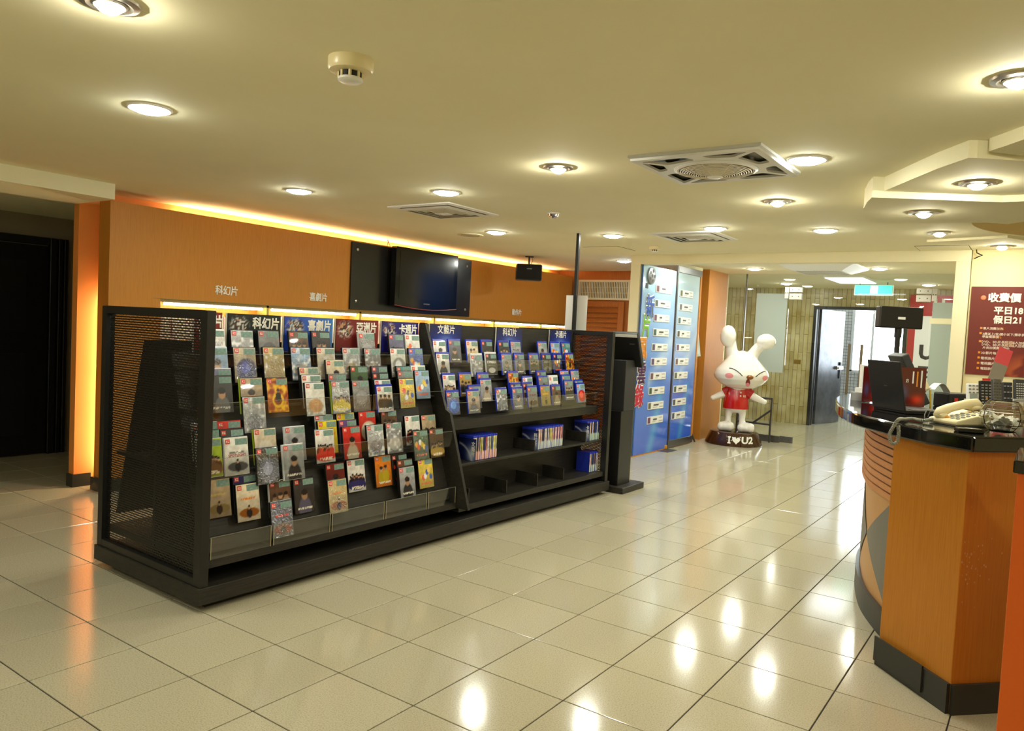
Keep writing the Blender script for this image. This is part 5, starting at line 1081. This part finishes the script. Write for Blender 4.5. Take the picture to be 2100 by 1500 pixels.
# scuffed chips on the shaded end face
dv = (Vector(E2)-Vector(E1)).normalized(); nv = Vector((dv.y, -dv.x)); nv = nv if nv.y < 0 else -nv; rr = random.Random(8); ch = MB()
for k in range(46):
    s = abs(rr.gauss(0, .07))+.004; z = rr.gauss(.58, .09); r_ = .0012+rr.random()*.003; c = Vector(E1)+dv*s+nv*.0006
    ch.add([(c.x+dv.x*r_*math.cos(a), c.y+dv.y*r_*math.cos(a), z+r_*1.3*math.sin(a)) for a in (0, 1.2, 2.4, 3.9, 5.1)], [(0, 1, 2, 3, 4)])
o = ch.build('paint_chips', mat('bare chip wood', (214, 170, 110), .7), ct, world=True); o['kind'] = 'stuff'
# orange side counter in the foreground
oc = thing('side_counter', 'bright orange side counter with black top edge', 'counter', (3.0, 1.85, 0))
q = ony((2076, 985), 1.60); qz = ony((2076, 944), 1.585).z; qx = q.x
Box((qx+.012, 1.60, 0.0), (3.6, 1.98, qz-.04)).build('body', mat('orange laminate', (232, 104, 18), .4), oc, world=True, bevel=.003)
Box((qx, 1.585, qz-.04), (3.62, 2.0, qz)).build('top', M_GRANITE, oc, world=True, bevel=.004); Box((qx+.03, 1.5985, .1), (3.59, 1.5998, .104)).build('seam', mat('seam brown', (140, 70, 20), .6), oc, world=True)
# low back desk behind the counter with small clutter
bd = thing('back_desk', 'grey topped low desk against the wall below the price board', 'desk', (2.9, 6.2, 0))
Box((1.95, 5.95, .80), (4.6, 6.58, .83)).build('desktop', mat('grey desk', (150, 150, 146), .3), bd, world=True)
for x in (2.0, 3.2, 4.5): Box((x-.02, 5.98, 0), (x+.02, 6.55, .80)).build('side', M_BLACK, bd, world=True)
Box((2.02, 6.5, .2), (4.48, 6.52, .80)).build('back', M_BLACK, bd, world=True)

# ================================================================== THINGS ON THE COUNTER
def at_depth(px, d): return Vector(CAM+ray(px)*d)
def depth(p): return float((np.array(p)-CAM) @ fw)
def flat(v): return Vector((v[0], v[1], 0))
RH = flat(rt).normalized(); FH = flat(fw).normalized()           # picture-right and picture-depth on the ground
def frame(o, xa, ya, za): return Matrix(((xa.x, ya.x, za.x, o.x), (xa.y, ya.y, za.y, o.y), (xa.z, ya.z, za.z, o.z), (0, 0, 0, 1)))
UP = Vector((0, 0, 1))
# laptop
A, B = onz((1791, 838), ZC), onz((1858, 850), ZC); xa = (B-A).normalized(); W = (B-A).length; ninn = Vector((-xa.y, xa.x, 0)); ninn = ninn if ninn.dot(FH) > 0 else -ninn
best = min(((abs(proj(A+(UP*math.cos(f)-ninn*math.sin(f))*h)[0]-1779)+abs(proj(A+(UP*math.cos(f)-ninn*math.sin(f))*h)[1]-737), f, h) for f in np.linspace(-.3, .8, 45) for h in np.linspace(.15, .35, 41)))
lf, lh = best[1], best[2]; luz = UP*math.cos(lf)-ninn*math.sin(lf); lyn = xa.cross(luz)*-1
t = thing('laptop', 'open black laptop with its lid back towards the lobby', 'laptop', tuple((A+B)/2))
Ml = frame(A, xa, luz.cross(xa), luz); th = .008
MB().box((0, -th/2, .012), (W, th/2, lh), Ml).build('lid', mat('matte black lid', (30, 30, 31), .45), t, world=True, bevel=.003)
MB().box((W*.45, -th/2-.0008, lh*.5), (W*.55, -th/2-.0002, lh*.52), Ml).build('badge', M_STEEL, t, world=True); MB().box((W*.45, th/2+.0002, lh*.5), (W*.55, th/2+.0008, lh*.52), Ml).build('badge', M_STEEL, t, world=True)
Mb = frame(A, xa, ninn, UP if xa.cross(ninn).z > 0 else UP); MB().box((0, .0, .001), (W, .235, .018), Mb).build('base', M_BLACK, t, world=True, bevel=.003)
MB().box((.02, .05, .0181), (W-.02, .16, .020), Mb).build('keyboard', M_GREYD, t, world=True)
# customer display on a pole
P0 = onz((1832, 812), ZC); t = thing('customer_display', 'black customer display box on a thin pole behind the laptop', 'display', tuple(P0), math.atan2(RH.y, RH.x)+R(4)); dd = depth(P0)
zt = at_depth((1840, 652), dd).z; MB().lathe([(.07, 0), (.07, .012), (.06, .018), (.018, .022)], 24).build('foot', M_BLACK, t, smooth=True)
MB().tube([(0, 0, .02), (0, 0, zt-ZC-.05)], .016, 14).build('pole', M_BLACK, t, smooth=True); MB().tube([(0, 0, zt-ZC-.13), (0, 0, zt-ZC-.06)], .022, 14).build('collar', M_BLACK, t, smooth=True)
hw = 46*dd/F; hh = 22*dd/F; Box((-hw, -.03, zt-ZC-hh), (hw, .03, zt-ZC+hh)).build('head', M_BLACK, t, bevel=.008)
Box((-.025, -.0315, zt-ZC-.012), (.025, -.0302, zt-ZC+.004)).build('label', M_WHITE, t)
# red flyers in stands
def flyer(px, w_, h_, label, txt):
    p = onz(px, ZC); t = thing('flyer_stand', label, 'flyer', tuple(p), math.atan2(RH.y, RH.x)+R(6)); Box((-w_/2, -.02, 0), (w_/2, .04, .004)).build('foot', M_ACR, t)
    ny, nx = 24, 16; v = np.linspace(0, 1, ny+1)[:, None]; u = np.linspace(0, 1, nx+1)[None]; C = C3(86, 22, 18)*np.ones((ny+1, nx+1, 1)); g = np.exp(-((u-.7)/.25)**2-((v-.18)/.12)**2)[..., None]; C = C*(1-g)+C3(224, 50, 26)*g; g = np.exp(-((u-.2)/.15)**2-((v-.35)/.2)**2)[..., None]*.7; C = C*(1-g)+C3(70, 90, 150)*g
    Box((-w_/2, 0, .004), (w_/2, .003, h_)).build('card', mat('flyer maroon', (90, 26, 22), .4), t); obj('print', grid_print(C, w_-.002, h_-.006, 'print', Matrix.Translation((0, -.0008, .005))), M_GLOSSP, t)
    if txt:
        Rv = FY @ Matrix.Rotation(R(-90), 3, 'Z')
        for x, z, sz, b, m in ((w_*.30, h_*.70, .018, 'TICKETS', M_LET), (w_*.12, h_*.70, .013, 'OPEN', M_OR), (-w_*.22, h_*.66, .020, '02', M_LET)): 
            if b == '02': text('lettering', b, sz, m, t, (x, -.002, z), Rv, bold=.0003, ext=.0003)
        for x, c0, c1, m in ((w_*.32, .50, .93, M_LET), (w_*.16, .52, .90, M_OR), (-.0, .60, .90, M_LET)): Box((x-.004, -.002, h_*c0), (x+.004, -.0012, h_*c1)).build('text_line', m, t)
flyer((1868, 836), .15, .215, 'dark red flyer on a stand between laptop and telephone', True); flyer((1786, 826), .11, .20, 'dark red flyer half hidden behind the laptop lid', False)
# tape rolls and white menu holder
p = onz((1759, 821), ZC); t = thing('tape_roll', 'grey and white tape rolls stacked at the rounded counter end', 'tape rolls', tuple(p))
MB().lathe([(.022, 0), (.040, 0), (.040, .045), (.022, .045), (.022, 0)], 28, caps=False).build('grey_roll', mat('grey tape', (150, 150, 148), .4), t, smooth=True); MB().lathe([(.02, .046), (.034, .046), (.034, .072), (.02, .072), (.02, .046)], 28, (.012, .02, 0), caps=False).build('white_roll', M_WHITE, t, smooth=True)
p = onz((1774, 815), ZC); t = thing('menu_holder', 'slim white upright menu holder beside the tape rolls', 'holder', tuple(p), math.atan2(RH.y, RH.x)); hz = at_depth((1772, 750), depth(p)).z-ZC
Box((-.03, -.004, 0), (-.022, .03, hz)).build('side', M_WHITE, t); Box((.022, -.004, 0), (.03, .03, hz)).build('side', M_WHITE, t); Box((-.03, -.004, hz), (.03, .03, hz+.006)).build('top', M_WHITE, t); Box((-.0219, .02, .0), (.0219, .026, hz-.001)).build('back', mat('holder grey', (190, 186, 176), .5), t)
# point of sale screen seen from the side
p = onz((1903, 836), ZC); t = thing('sales_terminal', 'dark tilted sales terminal screen seen edge-on', 'terminal', tuple(p)); dd = depth(p); q = at_depth((1856, 728), dd); uz = (q-p); L_ = uz.length; uz.normalize(); xx = uz.cross(FH).normalized()
Mt = frame(p, xx, FH, uz); MB().box((-.022, .0, .014), (.022, .16, L_), Mt).build('screen_case', mat('graphite case', (48, 50, 50), .45), t, world=True, bevel=.006)
sg = 1 if (xx.dot(RH) > 0) else -1
MB().box((.0225*sg if sg > 0 else -.07, .03, .075), (.07 if sg > 0 else -.0225, .13, L_*.55), Mt).build('rear_housing', M_OFFW, t, world=True, bevel=.01)
# telephone
Lp, Fp, Bp = onz((1903, 866), ZC), onz((1961, 876), ZC), onz((2013, 860), ZC)
t = thing('telephone', 'ivory desk telephone with handset and keypad on the counter', 'telephone', tuple(Lp)); ux = (Fp-Lp); wx = ux.length; ux.normalize(); vy = UP.cross(ux).normalized(); ln = .175
Mp_ = frame(Lp+UP*.0015, ux, vy, UP)
def pq(pts): return [Mp_ @ Vector(p) for p in pts]
bodyv = [(0, 0, .004), (wx, 0, .004), (wx, ln, .004), (0, ln, .004), (0, 0, .022), (wx, 0, .022), (wx, ln, .060), (0, ln, .060)]
MB().add(pq(bodyv), [(0, 3, 2, 1), (4, 5, 6, 7), (0, 1, 5, 4), (1, 2, 6, 5), (2, 3, 7, 6), (3, 0, 4, 7)]).build('body', M_OFFW, t, world=True, bevel=.006)
MB().box((.004, .004, 0), (wx-.004, ln-.004, .004), Mp_).build('underside', mat('phone grey', (120, 118, 108), .5), t, world=True)
sl_ = math.atan2(.038, ln); Mk = Mp_ @ Matrix.Translation((0, 0, .022)) @ Matrix.Rotation(sl_, 4, 'X'); kc = mat('phone key', (150, 158, 160), .4)
for r_ in range(4):
    for c_ in range(3): MB().ball(Mk @ Vector((wx*.48+c_*.028, .03+r_*.026, .002)), (.0095, .0075, .004), 12, 6).build('key', M_OR if (r_, c_) == (0, 0) else kc, t, world=True, smooth='all')
for r_ in range(4):
    for c_ in range(4): MB().box((wx*.45+c_*.022, .142+r_*.014, 0), (wx*.45+c_*.022+.014, .147+r_*.014, .0015), Mk).build('memory_key', M_GREYD, t, world=True)
MB().box((wx*.70, .135, .0), (wx*.98, .195, .001), Mk).build('card_window', M_WHITE, t, world=True)
hs = [(.045, .005, .030), (.045, .02, .048), (.045, .06, .066), (.045, .11, .078), (.045, .16, .088), (.045, .195, .088), (.045, .215, .074)]
MB().tube(pq(hs), [.020, .024, .020, .019, .020, .024, .020], 14).build('handset', M_OFFW, t, world=True, smooth='all'); MB().ball(Mp_ @ Vector((.045, .02, .036)), (.028, .028, .016), 16, 10).build('mouthpiece', M_OFFW, t, world=True, smooth='all'); MB().ball(Mp_ @ Vector((.045, .192, .072)), (.028, .028, .018), 16, 10).build('earpiece', M_OFFW, t, world=True, smooth='all')
# coiled cord hanging over the edge
e0 = onz((1843, 869), ZC); de = depth(e0)-.09
ctrl = [Mp_ @ Vector((.03, -.006, .016)), onz((1893, 868), ZC)+UP*.010, onz((1872, 864), ZC)+UP*.010, onz((1855, 865), ZC)+UP*.010, at_depth((1843, 861), de), at_depth((1832, 876), de), at_depth((1824, 893), de), at_depth((1828, 909), de), at_depth((1839, 908), de), at_depth((1843, 890), de), at_depth((1842, 873), de)]
dens = []
for i in range(len(ctrl)-1):
    p0, p1, p2, p3 = ctrl[max(i-1, 0)], ctrl[i], ctrl[i+1], ctrl[min(i+2, len(ctrl)-1)]
    for k in range(24): u = k/24; dens.append(.5*((2*p1)+(p2-p0)*u+(2*p0-5*p1+4*p2-p3)*u*u+(3*p1-p0-3*p2+p3)*u**3))
tot = sum((dens[i+1]-dens[i]).length for i in range(len(dens)-1)); turns = tot/.0052; path = []; acc = 0
for i in range(len(dens)-1):
    d = dens[i+1]-dens[i]; dn = d.normalized(); a_ = dn.orthogonal().normalized(); a_ = (FH-dn*FH.dot(dn)).normalized(); b_ = dn.cross(a_); n = max(2, int(d.length/.0052*9))
    for k in range(n): ph = 2*math.pi*(acc+d.length*k/n)/.0052; path.append(dens[i]+d*(k/n)+(a_*math.cos(ph)+b_*math.sin(ph))*.0062)
    acc += d.length
MB().tube(path, .0017, 5).build('coiled_cord', mat('grey cord', (150, 152, 136), .45), t, world=True, smooth='all')
# crystal bowl with paper
cb = onz((2053, 886), ZC); rb = 43*depth(cb)/F; cb = cb+FH*rb*.55+RH*.032; t = thing('crystal_bowl', 'faceted crystal bowl holding crumpled paper slips', 'bowl', tuple(cb))
prof = [(.5, 0), (.62, .02), (.90, .30), (1.0, .62), (.97, .90), (.80, 1.22), (.66, 1.40)]
MB().lathe([(.001, 0)]+[(r_*rb, z*rb) for r_, z in prof]+[(r_*rb*.93, z*rb+.003) for r_, z in prof[:0:-1]]+[(.45*rb, .008), (.001, .008)], 18, caps=False).build('bowl', M_CUT, t)
rr = random.Random(4)
for k in range(5):
    n = 7; m = MB(); a0 = rr.random()*6; cx, cy, cz = math.cos(k*1.3)*rb*.36, math.sin(k*1.3)*rb*.36, rb*(.42+.14*(k % 3)); v = []
    for i in range(n):
        for j in range(n): uu, vv = (i/(n-1)-.5)*rb*.75, (j/(n-1)-.5)*rb*.62; v.append((cx+math.cos(a0)*uu-math.sin(a0)*vv, cy+math.sin(a0)*uu+math.cos(a0)*vv, cz+math.sin(uu*90+k)*.008+math.cos(vv*110+k*2)*.008+(rr.random()-.5)*.006))
    m.add(v, [(i*n+j, (i+1)*n+j, (i+1)*n+j+1, i*n+j+1) for i in range(n-1) for j in range(n-1)]).build('paper_slip', mat('slip paper', (238, 234, 218), .7), t)
# remote controls standing in a clear rack
def remote(px, top, w_, m, label, btn, tilt=.12, screen=False, keys=(4, 7)):
    p = onz(px, ZC); h_ = max(.12, min(.22, (at_depth((px[0]+3, top), depth(p)).z-ZC)/math.cos(tilt))); t = thing('remote_control', label, 'remote control', tuple(p+UP*.004), math.atan2(RH.y, RH.x)+R(8)); t.rotation_euler[0] = -tilt
    Box((-w_/2, 0, 0), (w_/2, .022, h_)).build('body', m, t, bevel=.005)
    if screen: Box((-w_*.38, -.001, h_*.30), (w_*.38, .0, h_*.62)).build('display', mat('lcd grey', (150, 160, 152), .3), t)
    nx_, nz_ = keys; km = mat('key '+str(btn), btn, .4); ks = shared(('key', btn, nx_, w_), lambda: (lambda me: (me.materials.append(km), me)[1])(Box((-w_*.3/nx_, -.0022, -.003), (w_*.3/nx_, .0002, .003)).mesh('button')))
    for r_ in range(nz_):
        for c_ in range(nx_): o = obj('button', ks, None, t); o.location = (-w_*.36+w_*.72*c_/max(1, nx_-1), 0, h_*(.12 if not screen else .66)+h_*(.72 if not screen else .26)*r_/max(1, nz_-1))
    return t
remote((1997, 842), 789, .062, M_WHITE, 'white air conditioner remote with grey display leaning by the telephone', (120, 120, 116), screen=True, keys=(3, 3))
rm = remote((2023, 840), 783, .064, M_BLACK, 'black remote with a red label and coloured keys', (150, 150, 150), keys=(3, 8)); Box((-.024, -.0012, .155), (.024, .0, .168)).build('red_badge', M_RED, rm); Box((-.004, -.003, .055), (.006, -.0005, .062)).build('yellow_key', M_OR, rm)
remote((2046, 837), 779, .05, M_STEEL, 'silver grey remote standing behind the black one', (70, 70, 74), keys=(3, 8)); remote((2068, 837), 786, .06, M_GREYD, 'dark grey remote with sparse keys above the crystal bowl', (190, 190, 190), keys=(3, 4)); remote((2095, 840), 780, .075, mat('charcoal remote', (58, 60, 62), .4), 'wide charcoal remote densely covered with pale keys', (200, 202, 204), keys=(5, 10))
p = onz((2052, 851), ZC); t = thing('remote_rack', 'low clear acrylic rack in front of the remotes', 'rack', tuple(p), math.atan2(RH.y, RH.x)+R(8)); Box((-.03, -.004, 0), (.03, 0, .075)).build('front', M_ACR, t); Box((-.03, 0, 0), (.03, .012, .003)).build('floor', M_ACR, t)
p = onz((2088, 853), ZC); t = thing('remote_rack', 'small frosted plastic holder beside the wide charcoal remote', 'rack', tuple(p), math.atan2(RH.y, RH.x)+R(8)); Box((-.03, 0, 0), (.03, .012, .085)).build('shell', mat('grey holder', (176, 178, 176), .3), t, bevel=.003); Box((-.024, -.001, .02), (.024, .0, .07)).build('label', M_WHITE, t)
# leaning pink and grey card
p = onz((2024, 826), ZC); dp = depth(p); q0, q1 = at_depth((2038, 790), dp), at_depth((2064, 716), dp); uz = (q1-q0).normalized(); L_ = (q1-p).length; t = thing('card_strip', 'pink-topped grey plastic strip leaning behind the remotes', 'card', tuple(p)); uz = (q1-p).normalized(); xx = uz.cross(FH).normalized(); xx = xx if xx.dot(RH) > 0 else -xx; Mc = frame(p, xx, FH, uz)
MB().box((-.046, 0, 0), (.046, .002, L_*.72), Mc).build('grey_part', mat('smoky strip', (150, 142, 128), .35), t, world=True); MB().box((-.046, 0, L_*.72), (.046, .002, L_), Mc).build('pink_part', mat('pink film', (232, 84, 92), .3), t, world=True)
# small flat device, cable, pens, printer and cup
p = onz((1993, 889), ZC); t = thing('card_reader', 'small flat black device in front of the telephone', 'device', tuple(p), math.atan2(RH.y, RH.x)-R(12)); Box((-.045, -.0, 0), (.045, .06, .016)).build('body', M_BLACKG, t, bevel=.004); Box((-.018, .008, .0161), (.018, .03, .017)).build('logo_plate', M_STEEL, t)
t = thing('cable', 'thin black cable looping between laptop and telephone', 'cable', tuple(onz((1880, 850), ZC))); MB().tube([onz(q, ZC)+UP*h for q, h in (((1896, 862), .006), ((1896, 856), .012), ((1899, 852), .02), ((1906, 852), .02), ((1903, 858), .006))], .0028, 6).build('cable', M_BLACK, t, world=True, smooth='all')
for px, lab in (((1889, 836), 'yellow pen standing by the red flyer'), ((1908, 834), 'yellow pen standing by the sales terminal')):
    p = onz(px, ZC); t = thing('pen', lab, 'pen', tuple(p)); MB().tube([p, p+UP*.09+RH*-.008], .005, 8).build('barrel', mat('yellow pen', (236, 190, 40), .4), t, world=True); MB().tube([p+UP*.09+RH*-.008, p+UP*.105+RH*-.009], .006, 8).build('cap', M_WHITE, t, world=True)
p = onz((1972, 838), ZC); t = thing('receipt_printer', 'black receipt printer with a curling white slip behind the telephone', 'printer', tuple(p), math.atan2(RH.y, RH.x)+R(10)); Box((-.085, 0, 0), (.075, .12, .08)).build('case', M_BLACK, t, bevel=.008)
sl2 = MB(); v = []
for k in range(9): a = k/8; v += [(-.085-.03*a, .02+.0*a, .086+.03*math.sin(a*2.2)), (-.03-.03*a, .05, .086+.03*math.sin(a*2.2))]
m = MB(); pts = [(-.05-.10*a, .03, .081+.05*math.sin(math.pi*a*.9)) for a in [k/8 for k in range(9)]]
m.add([q for x, y, z in pts for q in ((x, y, z), (x, y+.055, z))], [(2*k, 2*k+2, 2*k+3, 2*k+1) for k in range(8)]).build('paper_slip', M_WHITE, t)
for x in (-.05, .01, .045): Box((x, -.0015, .03), (x+.022, .0, .055)).build('sticker', M_RED if x < 0 else M_WHITE, t)
p = onz((1908, 806), .83); t = thing('paper_bowl', 'beige paper bowl on the grey back desk', 'bowl', (max(p.x, 2.03), 6.2, .8305)); MB().lathe([(.05, 0), (.085, .09), (.09, .092), (.083, .09), (.048, .004), (.001, .004)], 28).build('bowl', mat('kraft bowl', (206, 186, 150), .6), t, smooth=True); MB().lathe([(.001, .06), (.07, .062)], 20, caps=False).build('contents', M_OFFW, t)
for k, (x, lab) in enumerate(((2.28, 'clear plastic bag of sundries on the back desk'), (2.5, 'short stack of labelled boxes on the back desk'))):
    t = thing('desk_clutter', lab, 'clutter', (x, 6.25, .8305)); Box((-.10, -.08, 0), (.10, .08, .05)).build('lower_box', mat('clutter grey', (120, 110, 104), .5), t, bevel=.01); Box((-.07, -.06, .0505), (.08, .06, .09)).build('upper_box', mat('clutter mauve', (150, 128, 124), .4), t, bevel=.015)

# ================================================================== DARK SIDE PASSAGE
t = thing('dark_door', 'black panelled door with carved frame in the dim side passage', 'door', (-5.1, 1.5, 0)); XS = -5.1
Box((XS+.001, .75, .01), (XS+.04, 2.03, 1.95)).build('leaf', mat('black door paint', (14, 14, 14), .35), t, world=True)
for z0, z1 in ((.2, .95), (1.15, 1.8)): Box((XS+.0405, .95, z0), (XS+.05, 1.85, z1)).build('panel', mat('black door panel', (20, 20, 20), .35), t, world=True, bevel=.004)
for y0, y1 in ((2.04, 2.10), (2.115, 2.15), (2.165, 2.20)): Box((XS+.001, y0, 0), (XS+.06, y1, 2.03)).build('frame', M_BLACK, t, world=True, bevel=.006)
Box((XS+.001, .70, 1.96), (XS+.055, 2.0395, 2.03)).build('frame_head', M_BLACK, t, world=True, bevel=.006); Box((XS+.001, 2.03, 0), (XS+.08, 2.24, .12)).build('frame_foot', M_BLACK, t, world=True) if False else None
t = thing('mosaic_panel', 'small lime and yellow mosaic panel beside the dark door', 'mosaic', (XS, 2.6, .75)); rr = random.Random(2)
Box((XS+.0005, 2.28, .75), (XS+.012, 2.92, 1.26)).build('backing', M_GREYD, t, world=True)
for i in range(12):
    for j in range(10): Box((XS+.012, 2.285+i*.053, .755+j*.05), (XS+.018, 2.285+i*.053+.049, .755+j*.05+.046)).build('mosaic_tile', mat('mosaic %d' % ((i*3+j*5+rr.randrange(3)) % 3), [(150, 170, 40), (190, 180, 50), (100, 130, 50)][(i*3+j*5) % 3], .3), t, world=True)
